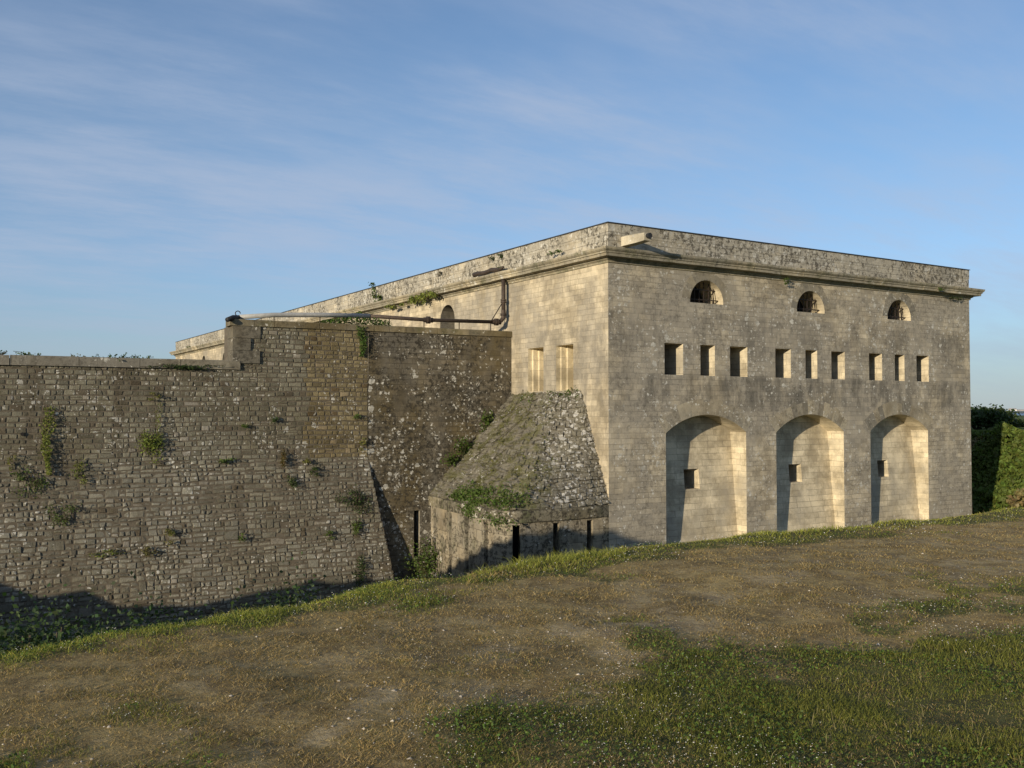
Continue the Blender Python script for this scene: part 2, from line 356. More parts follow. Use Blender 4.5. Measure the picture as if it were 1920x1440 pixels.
def H(x, y):
    x = np.asarray(x, float); y = np.asarray(y, float); d_ = sdist(x, y)
    un = (vn(x, y, .35, 3)-.5)*.12+(vn(x, y, 2.2, 3)-.5)*.05
    z = Gz + un*np.clip(np.hypot(x, y)/6, .4, 1.)
    dd = np.maximum(d_+.25, 0); drop = np.where(dd < 1.2, dd*dd*.42, .605+(dd-1.2)*1.0)
    z = z - np.minimum(drop + (vn(x, y, .8, 4)-.5)*np.clip(dd, 0, 1)*.5, 7.2)
    q, m_ = qm(x, y); rz = np.interp(q, SQ, SZ)+(vn(x, y, 1.5, 3)-.5)*.10
    z = np.maximum(z, np.where(np.abs(m_-M0) < 14, rz-np.abs(m_-M0)*1.25, -20))  # unseen bank added off frame, crest shaped to cast the wanted shade edge
    far = np.hypot(x, y)
    z = np.where(d_ < 0, z + np.clip((far-60)/200, 0, 1)*(vn(x, y, .02, 3)-.6)*1.5, z)
    return z - np.clip((far-480)/80, 0, 1)*12
def zones(x, y):
    d_ = sdist(x, y); n = vn(x, y, .55, 4); n2 = vn(x, y, 1.7, 3)
    g = np.clip((d_+1.35+(n2-.5)*1.5)/.8, 0, 1)*np.clip(.95+(n-.5)*1.2-.25*(x < -1.5), .3, 1)                       # fresh strip on the lip of the ditch
    thr = -3.55+np.clip(x-1.5, -3, 6)*.02
    inner = np.clip((-(d_-thr)+(n-.5)*5.0+(n2-.5)*2.6)/3.2, 0, 1)
    inner *= np.clip(.60+x*.17, .15, 1)
    g = np.maximum(g, inner)
    fy = np.interp(x, [-12, -4, -1.6, -.7, .15, 2.05, 4.7, 8, 20, 60], [2., 3.1, 3.9, 4.6, 5.7, 6.75, 8.75, 11., 19, 50]); e_ = fy-y
    n3 = vn(x, y, 4.5, 3); inner = np.clip((e_+.95+(n-.5)*2.2+(n2-.5)*2.8+(n3-.5)*1.8)/1.9, 0, 1)*np.clip(.62+x*.10+(n2-.5)*.9, .2, .92)
    far_ = np.hypot(x, y) > 26
    g = np.where(far_, g, np.maximum(np.clip((d_+np.interp(x, [-4, -2.4, -.6, 1], [.35, .62, 1.05, 1.35])+(n2-.5)*1.3)/.7, 0, 1)*np.clip(.85+(n-.5)*1.6-.2*(x < -1.5), .3, 1), inner))
    p = np.clip(1-np.abs(d_+2.6)/1.9, 0, 1)
    far = np.hypot(x, y); k = np.clip((far-27)/6, 0, 1)
    return g, p, k
def axis(segs):
    out = []
    for a, b, st in segs: out += list(np.arange(a, b-1e-6, st))
    return np.array(out+[segs[-1][1]])
ax = axis([(-5000, -600, 1100), (-600, -80, 52), (-80, -30, 2.), (-30, -9, .7), (-9, 12, .14), (12, 26, .7), (26, 44, .5), (44, 90, 2.5), (90, 600, 40), (600, 5000, 1100)])
ay = axis([(-3000, -600, 800), (-600, -20, 58), (-20, 3, 1.), (3, 17, .14), (17, 44, .9), (44, 66, .5), (66, 120, 2.), (120, 620, 50), (620, 6000, 1076)])
X, Y = np.meshgrid(ax, ay); Zg = H(X, Y)
nx, ny = len(ax), len(ay); V = np.stack([X.ravel(), Y.ravel(), Zg.ravel()], 1)
idx = np.arange(nx*ny).reshape(ny, nx); FQ = np.stack([idx[:-1, :-1], idx[:-1, 1:], idx[1:, 1:], idx[1:, :-1]], -1).reshape(-1, 4)
g, p, k = zones(V[:, 0], V[:, 1]); GC = np.stack([g, p, k], 1)
cx = V[FQ].mean(1); dc = sdist(cx[:, 0], cx[:, 1]) + (vn(cx[:, 0], cx[:, 1], 1.1, 3)-.5)*.6
onpath = (dc < -1.15) & (dc > -3.9) & (cx[:, 0] > -30) & (cx[:, 0] < 40) & (cx[:, 1] < 45)
for nm, sel in (('ground', ~onpath), ('path', onpath)):
    ff = FQ[sel]; used, inv = np.unique(ff, return_inverse=True)
    o = link(nm, npmesh(nm, V[used], inv.reshape(-1, 4), GC[used], True), M_ground)
    tag(o, {'ground': 'grassy ground of the plateau and ditch slopes around the fort', 'path': 'worn brown dirt and dry grass path running along the ditch'}[nm], nm, kind='structure')
# sea
m, t, b = mat('sea_water'); t.put(b.inputs['Base Color'], (.085, .12, .16)); b.inputs['Roughness'].default_value = .35; b.inputs['Specular IOR Level'].default_value = .5
t.l.new(t.new('ShaderNodeBump', None, Strength=.6, Distance=1., Height=t.noise(t.new('ShaderNodeNewGeometry').outputs['Position'], .3, 4)).outputs[0], b.inputs['Normal'])
mb = MB(); mb.add([(-15000, -9000, SEA), (15000, -9000, SEA), (15000, 15000, SEA), (-15000, 15000, SEA)], [(0, 1, 2, 3)])
tag(mb.build('sea', m), 'calm grey blue sea beyond the fort', 'sea', kind='structure')
# far shore
M_far = plain('far_shore_land', (.10, .13, .13), (.13, .15, .14), sc=.01)
mb = MB(); xs = np.linspace(600, 5200, 90)
top = SEA+2+14*vn(xs, xs*0, .004, 4)+4*vn(xs, xs*0+9, .03, 2)
for i in range(len(xs)-1):
    a, b_ = xs[i], xs[i+1]
    mb.add([(a, 4000, SEA-1), (b_, 4000, SEA-1), (b_, 4060, top[i+1]), (a, 4060, top[i]), (a, 4500, top[i]), (b_, 4500, top[i+1])], [(0, 1, 2, 3), (3, 2, 5, 4)])
tag(mb.build('far_shore', M_far), 'low dark shoreline across the water', 'shore', kind='structure')
M_white = plain('white_render', (.75, .74, .70), (.68, .67, .64), sc=.05); M_rf = plain('pale_roof', (.45, .40, .36), sc=.05)
def far_house(px, w_, h_, lab):
    r = ray(px, 771); x = r[0]/r[1]*4070
    e = empty('shore_building', (x, 4070, SEA+6), lab, 'building', 'white buildings on the far shore')
    mb = MB(); mb.box(x-w_/2, x+w_/2, 4070, 4090, SEA+2, SEA+6+h_); mb.build('wall', M_white, e)
    mb = MB(); mb.prism([(4068, SEA+6+h_), (4092, SEA+6+h_), (4080, SEA+11+h_)], x-w_/2-1, x+w_/2+1); mb.build('roof', M_rf, e)
far_house(1901, 26, 11, 'tiny white building on the far shore, left of the two'); far_house(1915, 34, 6, 'tiny long white building on the far shore, right of the two')

# terreplein behind the scarp and roof of the fort
M_earth = plain('terreplein_grass', (.06, .07, .03), (.10, .085, .045), sc=1.5, bump=.5)
a = FS.w(.5, .8); b_ = FS.w(-60, .8); c = FB.w(-95, .3); d4 = FB.w(xb-.2, .3); e5 = FS.w(-60, 60)
mb = MB(); mb.add([(a[0], a[1], 1.3), (d4[0], d4[1], 1.3), (c[0], c[1], 1.3), (e5[0], e5[1], 1.3), (b_[0], b_[1], 1.3)], [(0, 1, 2, 3, 4)])
tag(mb.build('terreplein_ground', M_earth), 'raised earth platform behind the ditch wall', 'ground', kind='structure')

# ------------------------------------------------------------------ the casemate fort
ZB = -8.9; ZT = 5.42; ZP = 6.86; PW = 21.75
WA = FA.px(1820, 771)[0]; PW = WA
LB = FB.px(329, 700)[0]                                       # negative, far end
fort = empty('casemate_fort', (C0[0], C0[1], ZB), 'large two sided ashlar stone fort with cornice, arched recesses and loopholes above the ditch', 'fort')
fl = lambda x, z: 0.
def rect(x0, x1, z0, z1): return [(x0, z0), (x1, z0), (x1, z1), (x0, z1)]
def archloop(x0, x1, zb, zs, za, n=14):
    """jambs up to zs, segmental or round arch to za"""
    w_ = (x1-x0)/2; h_ = za-zs; cx_ = (x0+x1)/2
    if h_ >= w_*.98: pts = [(cx_+w_*math.cos(a), zs+h_*math.sin(a)) for a in np.linspace(0, math.pi, n)]
    else:
        r = (w_*w_+h_*h_)/(2*h_); a0 = math.asin(w_/r); pts = [(cx_+r*math.sin(a), za-r+r*math.cos(a)) for a in np.linspace(a0, -a0, n)]
    return [(x0, zb), (x1, zb)]+pts if zs > zb+1e-4 else pts
holesA = []
# nine loopholes
LP = [(1246, 1281), (1313.4, 1340.5), (1369, 1401.5), (1454, 1483), (1510.5, 1532.5), (1559, 1584), (1629.7, 1654), (1678, 1696), (1718.6, 1741.5)]
for a, b_ in LP:
    x0, x1 = FA.px(a, 700)[0], FA.px(b_, 700)[0]; L = rect(x0, x1, 1.375, 2.57); holesA.append(L)
    mb = MB(); mb.reveal(L, fl, lambda x, z: 1.25); mb.build('loophole', M_rec, fort, FA)
    kid = MB(); kid.poly([rect(x0-.01, x1+.01, 1.36, 2.58)], lambda x, z: 1.25); ch = kid.build('dark_back', M_dark, fort, FA)
    par = [o for o in fort.children if o.name.startswith('loophole')][-1]
# lunettes with bars
LN = [(1294, 1356, 525.5, 566.5), (1494, 1546, 545.5, 584), (1664, 1707.5, 562.5, 598.3)]
for a, b_, yt, yb in LN:
    x0 = FA.px(a, 570)[0]; x1 = FA.px(b_, 575)[0]; zb = FA.px(a, yb)[1]; za = FA.px((a+b_)/2, yt)[1]
    L = archloop(x0, x1, zb, zb+.12, za, 18); holesA.append(L)
    mb = MB(); mb.reveal(L, fl, lambda x, z: 1.1); wn = mb.build('lunette_window', M_rec, fort, FA)
    kid = MB(); kid.poly([L], lambda x, z: 1.1); kid.build('dark_back', M_dark, wn, FA)
    bars = MB(); w_ = x1-x0; yb_ = .3; cx_ = (x0+x1)/2
    for i in range(1, 7):
        bx = x0+w_*i/7; hh = math.sqrt(max(0, 1-((bx-cx_)/(w_/2))**2))*(za-zb-.12)+.1
        bars.box(bx-.014, bx+.014, yb_-.014, yb_+.014, zb+.0, zb+hh)
    for zz in (zb+.17, zb+.62*(za-zb)):
        hw = w_/2*math.sqrt(max(0, 1-((zz-zb-.12)/(za-zb-.12))**2)) if zz > zb+.12 else w_/2
        bars.box(cx_-hw, cx_+hw, yb_-.04, yb_-.016, zz-.02, zz+.02)
    bars.build('window_bars', M_iron, wn, FA)
# arched recesses
AR = [(1248.8, 1399.5, 777.7, 812.5, (1286, 1312, 879, 918)), (1456, 1582.8, 777, 811, (1483, 1504, 870, 905)), (1633, 1741, 777, 809, (1649.6, 1666, 862.8, 895))]
bk = lambda x, z: .90 - max(0, (-.7-z))*.095
for a, b_, yt, ys, (s0, s1, t0, t1) in AR:
    x0 = FA.px(a, 900)[0]; x1 = FA.px(b_, 900)[0]; za = FA.px((a+b_)/2, yt)[1]; zs = FA.px(a, ys)[1]
    L = archloop(x0, x1, ZB, zs, za, 22); holesA.append(L)
    mb = MB(); mb.reveal(L, fl, bk)
    hx0, hz0 = FA.px(s0, t1, .62); hx1, hz1 = FA.px(s1, t0, .68); Hh = rect(hx0, hx1, hz0, hz1)
    bkl = [(x, z) for x, z in L]
    up = [(x0, -.7), (x1, -.7)]
    pl = [(x0, ZB), (x1, ZB), (x1, -.7)]+[q for q in L[2:] if q[1] > -.7]+[(x0, -.7)]
    low = [(x0, ZB), (x1, ZB), (x1, -.7), (x0, -.7)]; upl = [(x0, -.7), (x1, -.7)]+[q for q in L[2:] if q[1] > -.699]
    if zs < -.7: low = [(x0, ZB), (x1, ZB), (x1, zs)]+[q for q in L[3:-1] if q[1] < -.7]+[(x0, zs)]; low = [(x0, ZB), (x1, ZB), (x1, zs), (x0, zs)]; upl = L[2:]
    mb.poly([low, Hh], bk); mb.poly([upl], bk)
    rc = mb.build('arched_recess', M_rec, fort, FA)
    kb = MB(); kb.reveal(Hh, bk, lambda x, z: 1.6); lo = kb.build('loophole', M_rec, rc, FA)
    kb = MB(); kb.poly([rect(hx0-.01, hx1+.01, hz0-.01, hz1+.01)], lambda x, z: 1.6); kb.build('dark_back', M_dark, lo, FA) if False else kb.build('dark_back', M_dark, rc, FA)
def voussoirs(x0, x1, zs, za, ln, k, par_):
    w_ = (x1-x0)/2; h_ = za-zs; cx_ = (x0+x1)/2; r = (w_*w_+h_*h_)/(2*h_); zc_ = za-r; a0 = math.asin(min(1, w_/r)); mb = MB()
    for i in range(k):
        a, b_ = -a0+2*a0*i/k+.0022, -a0+2*a0*(i+1)/k-.0022; l2 = ln*random.choice((1., 1., .82)); m_ = (a+b_)/2; e = .0025+random.random()*.004
        q = [(cx_+rr*math.sin(t_), -e, zc_+rr*math.cos(t_)) for rr, t_ in ((r+.004, a), (r+.004, m_), (r+.004, b_), (r+l2, b_), (r+l2, m_), (r+l2, a))]
        n_ = len(q); mb.add(q+[(p_[0], .01, p_[2]) for p_ in q], [tuple(range(n_))[::-1]]+[(j, (j+1) % n_, n_+(j+1) % n_, n_+j) for j in range(n_)], random.choice((0, 0, 1, 2)))
    return mb.build('arch_stones', [M_v1, M_v2, M_v3], par_, FA)
kw = dict(row=9., bw=9., lichen=.5, blackl=.4, greybias=.5, joint=.0)
M_v1 = masonry('arch_stone_plain', (.44, .385, .28), (.31, .27, .20), (.27, .245, .195), seed=71, **kw); M_v2 = masonry('arch_stone_dark', (.33, .29, .22), (.23, .205, .16), (.21, .195, .16), seed=77, **kw)
M_v3 = masonry('arch_stone_pale', (.48, .42, .31), (.36, .315, .23), (.31, .28, .215), seed=83, **kw)
for (a, b_, yt, ys, _), rc in zip(AR, [o for o in fort.children if o.name.startswith('arched_recess')]):
    voussoirs(FA.px(a, 900)[0], FA.px(b_, 900)[0], FA.px(a, ys)[1], FA.px((a+b_)/2, yt)[1], .62, 15, rc)
for (a, b_, yt, yb), wn in zip(LN, [o for o in fort.children if o.name.startswith('lunette_window')]):
    zb = FA.px(a, yb)[1]; voussoirs(FA.px(a, 570)[0], FA.px(b_, 575)[0], zb+.12, FA.px((a+b_)/2, yt)[1], .42, 11, wn)
mb = MB(); mb.poly([rect(0, PW, ZB, 5.45)]+holesA); mb.build('front_wall', M_front, fort, FA)
# side wall
holesB = []
for a, b_ in ((990.3, 1019), (1042.6, 1075)):
    x0 = FB.px(a, 690)[0]; x1 = FB.px(b_, 690)[0]; z1 = FB.px(a, 652.5)[1]; z0 = FB.px(b_, 727)[1]-.25; z1 = 2.56; z0 = .8
    L0 = rect(x0, x1, z0, z1); holesB.append(L0)
    mb = MB(); y = 0.; L = L0; xa, xc = x0, x1
    for dpt, stp in ((.20, .085), (.24, .085), (.40, 0)):
        mb.reveal(rect(xa, xc, z0, z1), lambda x, z, y=y: y, lambda x, z, y=y, dpt=dpt: y+dpt); y += dpt
        if stp:
            for (q0, q1) in ((xa, xa+stp), (xc-stp, xc)): mb.poly([rect(q0, q1, z0, z1)], lambda x, z, y=y: y)
            xa += stp; xc -= stp
    mb.poly([rect(xa, xc, z0, z1)], lambda x, z, y=y: y)
    mb.build('stepped_window', M_win, fort, FB)
for a, b_, yt, dep in ((825.5, 852.5, 571.5, .8), (417.5, 428, 659, .7), (379.5, 386, 666.5, .7)):
    x0 = FB.px(a, 600)[0]; x1 = FB.px(b_, 600)[0]; za = FB.px((a+b_)/2, yt)[1]; w_ = x1-x0
    L = archloop(x0, x1, 1.9 if dep == .8 else za-1.6 if a < 400 else 1.2, za-w_/2, za, 14); holesB.append(L)
    mb = MB(); dep = dep*1.7; mb.reveal(L, fl, lambda x, z: dep); mb.poly([L], lambda x, z: dep); wn = mb.build('arched_niche', M_niche, fort, FB)
    if a > 800:
        kb = MB(); kb.poly([rect(x0+w_*.42, x0+w_*.56, 1.95, za-.5)], lambda x, z: dep-.01); kb.build('slit', M_dark, wn, FB)
mb = MB(); mb.poly([rect(LB, 0, ZB, 5.45)]+holesB); mb.build('side_wall', M_side, fort, FB)
mb = MB()
xe, ye = FB.loc(FA.w(PW, 0)); 
mb.add([FA.w(PW, 0, ZB), FA.w(PW, 0, 5.45), FA.w(PW, -LB, 5.45), FA.w(PW, -LB, ZB), FB.w(LB, 0, 5.45), FB.w(LB, 0, ZB)], [(0, 3, 2, 1), (3, 5, 4, 2)])
mb.build('end_wall', M_side, fort)
mb = MB(); mb.add([FA.w(.3, .3, 6.5), FA.w(PW-.3, .3, 6.5), FA.w(PW-.3, -LB-.3, 6.5), FB.w(LB+.3, .3, 6.5)], [(0, 1, 2, 3)]); mb.build('roof', M_earth, fort)
# cornice and parapet, mitred at the corners
prof = [(.4, 5.37), (0.0, 5.37), (-.045, 5.39), (-.045, 5.45), (-.07, 5.47), (-.12, 5.50), (-.14, 5.55), (-.38, 5.565), (-.385, 5.66), (-.42, 5.675), (-.425, 5.73), (-.46, 5.75), (-.50, 5.80), (-.505, 5.87), (-.02, 5.985), (.4, 5.985)]
def cornice(fr, x0, x1, m0, m1):
    """weathered blocks, each a little out of line, mitred at the ends"""
    mb = MB(); x = x0
    while x < x1-.01:
        w_ = random.uniform(.8, 1.3); w_ = x1-x if x+w_ > x1-1.1 else w_; jy, jz = random.uniform(-.009, .009), random.uniform(-.006, .006)
        pf = [(y+(jy+random.uniform(-.006, .006) if y < -.02 else 0), z+jz) for y, z in prof]
        mb.prism(pf, x+.004*(x > x0), x+w_-.004*(x+w_ < x1), m0 if x == x0 else 0, m1 if x+w_ >= x1-.001 else 0); x += w_
    mb.build('cornice', M_corn, fort, fr)
cornice(FA, 0, PW, 1., -1.); cornice(FB, LB, 0, 1., -1.)
def parapet(fr, x0, x1, m0, m1):
    """coursed parapet with a slightly uneven face"""
    prof = [(.6, 5.985), (0.0, 5.985), (0.0, 6.40), (-.012, 6.41), (-.015, ZP-.03), (.6, ZP-.03)]
    mb = MB(); mb.prism(prof, x0, x1, m0, m1); mb.build('parapet', M_para, fort, fr)
    mb = MB(); mb.prism([(.62, ZP-.028), (-.05, ZP-.028), (-.05, ZP+.005), (.62, ZP+.03)], x0, x1, m0, m1); mb.build('flashing', M_lead, fort, fr)
parapet(FA, 0, PW, 1., -1.); parapet(FB, LB, 0, 1., -1.)
mb = MB()   # right hand return of the cornice and parapet
FE = Frame(FA.w(PW, 0), 31.8+90)
for nm, pf, mm in (('cornice', prof, M_corn), ('parapet', [(.6, 5.985), (0.0, 5.985), (0.0, ZP-.03), (.6, ZP-.03)], M_para)):
    mb = MB(); mb.prism(pf, 0, -LB, 1., 0.); mb.build(nm, mm, fort, FE)
# stone spout near the corner
gx, gz = FA.px(1172, 462); gz = 6.03
mb = MB()
def sect(y, w_, h0, h1): return [(gx-w_, y, h0), (gx+w_, y, h0), (gx+w_, y, h1), (gx-w_, y, h1)]
ss = [sect(.2, .18, gz, gz+.34), sect(-.3, .18, gz, gz+.34), sect(-.9, .165, gz+.01, gz+.32), sect(-1.28, .155, gz+.03, gz+.30)]
for i in range(3): mb.add(ss[i]+ss[i+1], [(0, 1, 5, 4), (1, 2, 6, 5), (2, 3, 7, 6), (3, 0, 4, 7)])
mb.add(ss[3], [(0, 1, 2, 3)]); sp = mb.build('water_spout', M_spout, fort, FA)
mb = MB(); mb.tube([(gx, -1.2, gz+.2), (gx, -1.42, gz+.19)], .095, 12); mb.build('spout_pipe', M_black, sp, FA)

# ------------------------------------------------------------------ scarp wall of the ditch
XQ = FS.px(437, 640)[0]; XR = FS.px(690, 760)[0]; XL = -44.
ZU = 3.36; ZL = FS.px(0, 664)[1]-.02
ZTAL = -1.75
scarp = empty('scarp_wall', FS.w(XQ/2, 0, ZB), 'tall weathered rubble stone ditch wall with stepped coping and sloping base', 'wall')
def batter(x, z): return -max(0., (ZTAL-z))*.16
def stones(name, x0, x1f, z0, z1, rowh, wr, prot, jit, parent, tone, y0=0.):
    """every stone a chamfered irregular block face on a mortar sheet"""
    V = []; Fq = []; Ft = []; C = []
    z = z0
    while z < z1-.03:
        h = min(random.uniform(*rowh), z1-z)
        if z1-(z+h) < .07: h = z1-z
        xr = x1f(z+h/2); x = x0 + random.uniform(-.2, 0)
        while x < xr-.02:
            w_ = random.uniform(*wr)*(1.5 if random.random() < .1 else 1)
            if x+w_ > xr-.12: w_ = xr-x
            xa = max(x, x0); xz = x+w_
            if xz-xa > .04:
                sub = [(xa, xz, z, z+h)]
                if h > .22 and random.random() < .96:
                    q = z+h*random.uniform(.34, .66); sub = []
                    for (p0, p1) in ((z, q), (q, z+h)):
                        if xz-xa > .30 and random.random() < .75: xm = xa+(xz-xa)*random.uniform(.35, .65); sub += [(xa, xm, p0, p1), (xm, xz, p0, p1)]
                        else: sub.append((xa, xz, p0, p1))
                elif random.random() < .05: sub = [(xa, xz, z, z+h*.5), (xa, xz, z+h*.5, z+h)]
                xk, xl = xa, xz
                for (xa, xz, za, zb_) in sub:
                    g_ = .007+jit*.1; oz = float(vn(x*.5, z, .6, 2)-.5)*.14; jc = lambda: random.uniform(-.10, .10)*min(h, .2)*(1+jit*8)*.6
                    base = [(xa, za+oz), (xz, za+oz), (xz, zb_+oz), (xa, zb_+oz)]; base = [(a_+jc(), b__+jc()) for a_, b__ in base]
                    ch = min(.022, (zb_-za)*.15); pr = random.uniform(-prot, prot) + (.6*prot if random.random() < .07 else 0)
                    bb = len(V); yb = batter(0, (za+zb_)/2)+y0
                    for (qx, qz), (sx, sz) in zip(base, ((1, 1), (-1, 1), (-1, -1), (1, -1))):
                        V.append((qx+sx*g_*.5, batter(0, qz)+y0+.030, qz+sz*g_*.5))
                    for (qx, qz), (sx, sz) in zip(base, ((1, 1), (-1, 1), (-1, -1), (1, -1))):
                        jx = random.uniform(.2, 1+jit*6)*ch; jz = random.uniform(.2, 1+jit*4)*ch
                        V.append((qx+sx*(g_+jx), batter(0, qz)+y0-.004-pr+random.uniform(-1, 1)*prot*.5, qz+sz*(g_+jz)))
                    V.append(((xa+xz)/2+random.uniform(-.2, .2)*(xz-xa)*.6, yb-.004-pr-random.uniform(.0, 1.)*prot*.8, (za+zb_)/2+oz))
                    for i in range(4):
                        j = (i+1) % 4; Fq.append((bb+i, bb+j, bb+4+j, bb+4+i)); Ft.append((bb+4+i, bb+4+j, bb+8))
                    c = tone(xa, (za+zb_)/2); C += [tuple(q*.35 for q in c)]*4+[c]*5
                xz = xl
            x = xz
        z += h
    me = bpy.data.meshes.new(name); me.from_pydata(V, [], Fq+Ft); me.update(); setcol(me, np.array(C))
    return link(name, me, M_stone, parent, None, FS)
def tone(x, z):
    lo = z < ZTAL
    k = random.random()
    lo_ = min(1., max(0., (ZTAL+.5-z)/1.2)); base = np.array((.195, .182, .136))*(1-lo_)+np.array((.222, .209, .166))*lo_
    c = base*random.uniform(.66, 1.28)
    if k < .05: c = np.array((.28, .255, .21))*random.uniform(.8, 1.1)
    if k > .97: c = np.array((.125, .105, .075))*random.uniform(.8, 1.2)
    if z > ZTAL and x > XR-2.6: c = c*np.array((1.0, .88, .66))
    if x > XQ: c = c*1.02
    return tuple(c)
stones('upper_stonework', XQ+.0, lambda z: XR, ZL-.2, ZU-.21, (.15, .195), (.14, .38), .010, .05, scarp, tone)
stones('middle_stonework', XL, lambda z: XR, ZTAL, ZL-.2, (.155, .20), (.15, .38), .010, .05, scarp, tone)
stones('base_stonework', XL, lambda z: XR+max(0, ZTAL-z)*.18, ZB, ZTAL, (.26, .36), (.22, .52), .018, .09, scarp, tone)
M_mort = plain('mortar', (.085, .07, .05), (.13, .11, .08), sc=6, bump=.5)
mb = MB(); e = .012
mb.poly([[(XL, ZTAL), (XR, ZTAL), (XR, ZU-.2), (XQ, ZU-.2), (XQ, ZL-.1), (XL, ZL-.1)]], lambda x, z: e)
xr2 = XR+(ZTAL-ZB)*.18
mb.add([(XL, batter(0, ZB)+e, ZB), (xr2, batter(0, ZB)+e, ZB), (XR, e, ZTAL), (XL, e, ZTAL), (xr2, 1, ZB), (XR, 1., ZTAL)], [(0, 1, 2, 3), (1, 4, 5, 2)])
mb.add([(XQ, e+.02, ZL-.3), (XQ, e+.02, ZU-.2), (XQ, 1.6, ZU-.2), (XQ, 1.6, ZL-.3)], [(0, 1, 2, 3)])
mb.build('mortar_backing', M_mort, scarp, FS)
sx0, sx1 = FS.px(776, 1000)[0], FS.px(787, 1000)[0]; sz1 = FS.px(782, 957)[1]; sz0 = FS.px(782, 1045)[1]
SL = rect(sx0, sx1, sz0, sz1)
mb = MB(); mb.poly([rect(XR, .05, ZB, ZU-.2), SL], lambda x, z: -.005); mb.build('smooth_stonework', M_scash, scarp, FS)
mb = MB(); mb.reveal(SL, lambda x, z: -.005, lambda x, z: .8); sl_ = mb.build('slit', M_cap, scarp, FS)
mb = MB(); mb.poly([SL], lambda x, z: .5); mb.build('dark_back', M_dark, sl_, FS)
# copings in separate blocks
def coping(name, x0, x1, zt, th, mt, ov, joints):
    mb = MB(); xs = sorted([x0, x1]+list(joints))
    for a, b_ in zip(xs[:-1], xs[1:]):
        j = random.uniform(-.012, .012); pf = [(.75, zt-th), (-ov+j, zt-th), (-ov+j, zt-.03+j), (-ov+.03+j, zt+j*.5), (.75, zt+.02)]
        mb.prism(pf, a+.008, b_-.008)
    return mb.build(name, mt, scarp, FS)
coping('coping', XQ-.13, .03, ZU, .24, M_cop, .07, [FS.px(p_, 610)[0] for p_ in (477, 514, 598, 650, 700, 760, 820, 880, 925)])
coping('lower_coping', XL, FS.px(450, 684)[0], ZL, .33, M_copl, .09, [FS.px(p_, 670)[0] for p_ in (-330, -220, -120, 18, 148, 262, 338)]+[-40, -36, -32])
# quoins at the stepped end
mb = MB(); zz = [ZU-.245, ZU-.69, ZU-1.14, ZU-1.62]; ww = [.98, .62, .95]
for i in range(3): mb.box(XQ-.02, XQ+ww[i], -.045-.01*i, .9, zz[i+1]+.008, zz[i]-.006, .008)
mb.build('quoin', M_quoin, scarp, FS)
mb = MB(); hx, hz = FS.px(42, 814); mb.tube([(hx, -.06, hz), (hx, .06, hz)], .06, 10); mb.build('drain_hole', M_dark, scarp, FS)

# ------------------------------------------------------------------ round caponier
cps = [C0+np.array((0.0, 0.0)), None]
def gp(px, depth): r = ray(px, 771); return r[:2]/r[1]*depth
ctrl = [FA.w(-.0, 0), FA.w(-1.1, .0), FA.w(-2.2, -.03), FA.w(-3.2, .0), gp(966, 32.02), gp(938, 32.35), gp(910, 33.1), gp(888, 34.0), gp(866, 34.9), gp(843, 36.0), gp(822, 37.2), FS.w(FS.px(808, 950)[0], .0)]
def crom(P, n=10):
    P = [np.array(p) for p in P]; P = [2*P[0]-P[1]]+P+[2*P[-1]-P[-2]]; out = []
    for i in range(1, len(P)-2):
        for k in range(n):
            t_ = k/n; a, b, c, d = P[i-1:i+3]
            out.append(.5*((2*b)+(c-a)*t_+(2*a-5*b+4*c-d)*t_**2+(3*b-a-3*c+d)*t_**3))
    return np.array(out+[P[-2]])
fc = crom(ctrl)
cs = np.concatenate([[0], np.cumsum(np.hypot(*np.diff(fc, axis=0).T))]); CL = cs[-1]
def cpt(s): return np.array([np.interp(s, cs, fc[:, 0]), np.interp(s, cs, fc[:, 1])])
def cnr(s):
    d_ = cpt(min(CL, s+.05))-cpt(max(0, s-.05)); d_ /= np.hypot(*d_); return np.array([-d_[1], d_[0]])   # candidate outward
o_ = cpt(CL/2)+cnr(CL/2); sgn = 1 if np.hypot(*o_) < np.hypot(*cpt(CL/2)) else -1
ZW = -3.36; ZS = -3.86
capo = empty('caponier', (C0[0]-3, C0[1]+1, ZB), 'low rounded stone caponier with tall slits and a sloping overgrown slab roof in the corner', 'caponier')
pxs = [(816, 4), (845, 5), (876, 7), (911, 7), (968, 12), (1043, 12), (1106, 11)]
allpx = [960+F*cpt(s)[0]/cpt(s)[1] for s in np.linspace(0, CL, 400)]; sv = np.linspace(0, CL, 400)
sl = []
for p_, w_ in pxs:
    i = int(np.argmin([abs(a-p_) for a in allpx])); w0 = .27; sl.append((sv[i]-w0/2, sv[i]+w0/2))
sl = sorted(sl)
def cwall(mb, s0, s1, z0, z1, off=0., n=None):
    n = n or max(1, int((s1-s0)/.15)); ss_ = np.linspace(s0, s1, n+1); vs = []
    for s in ss_:
        p_ = cpt(s)+cnr(s)*sgn*off; vs += [(p_[0], p_[1], z0), (p_[0], p_[1], z1)]
    mb.add(vs, [(2*i+2, 2*i, 2*i+1, 2*i+3) for i in range(n)])
mb = MB(); ed = [0]+[q for s in sl for q in s]+[CL]
for i in range(0, len(ed), 2): cwall(mb, ed[i], ed[i+1], ZB, ZS)
cwall(mb, 0, CL, ZS, ZW)
ZSB = -6.9
for s0, s1 in sl: cwall(mb, s0, s1, ZB, ZSB)
mb.build('curved_wall', M_cap, capo)
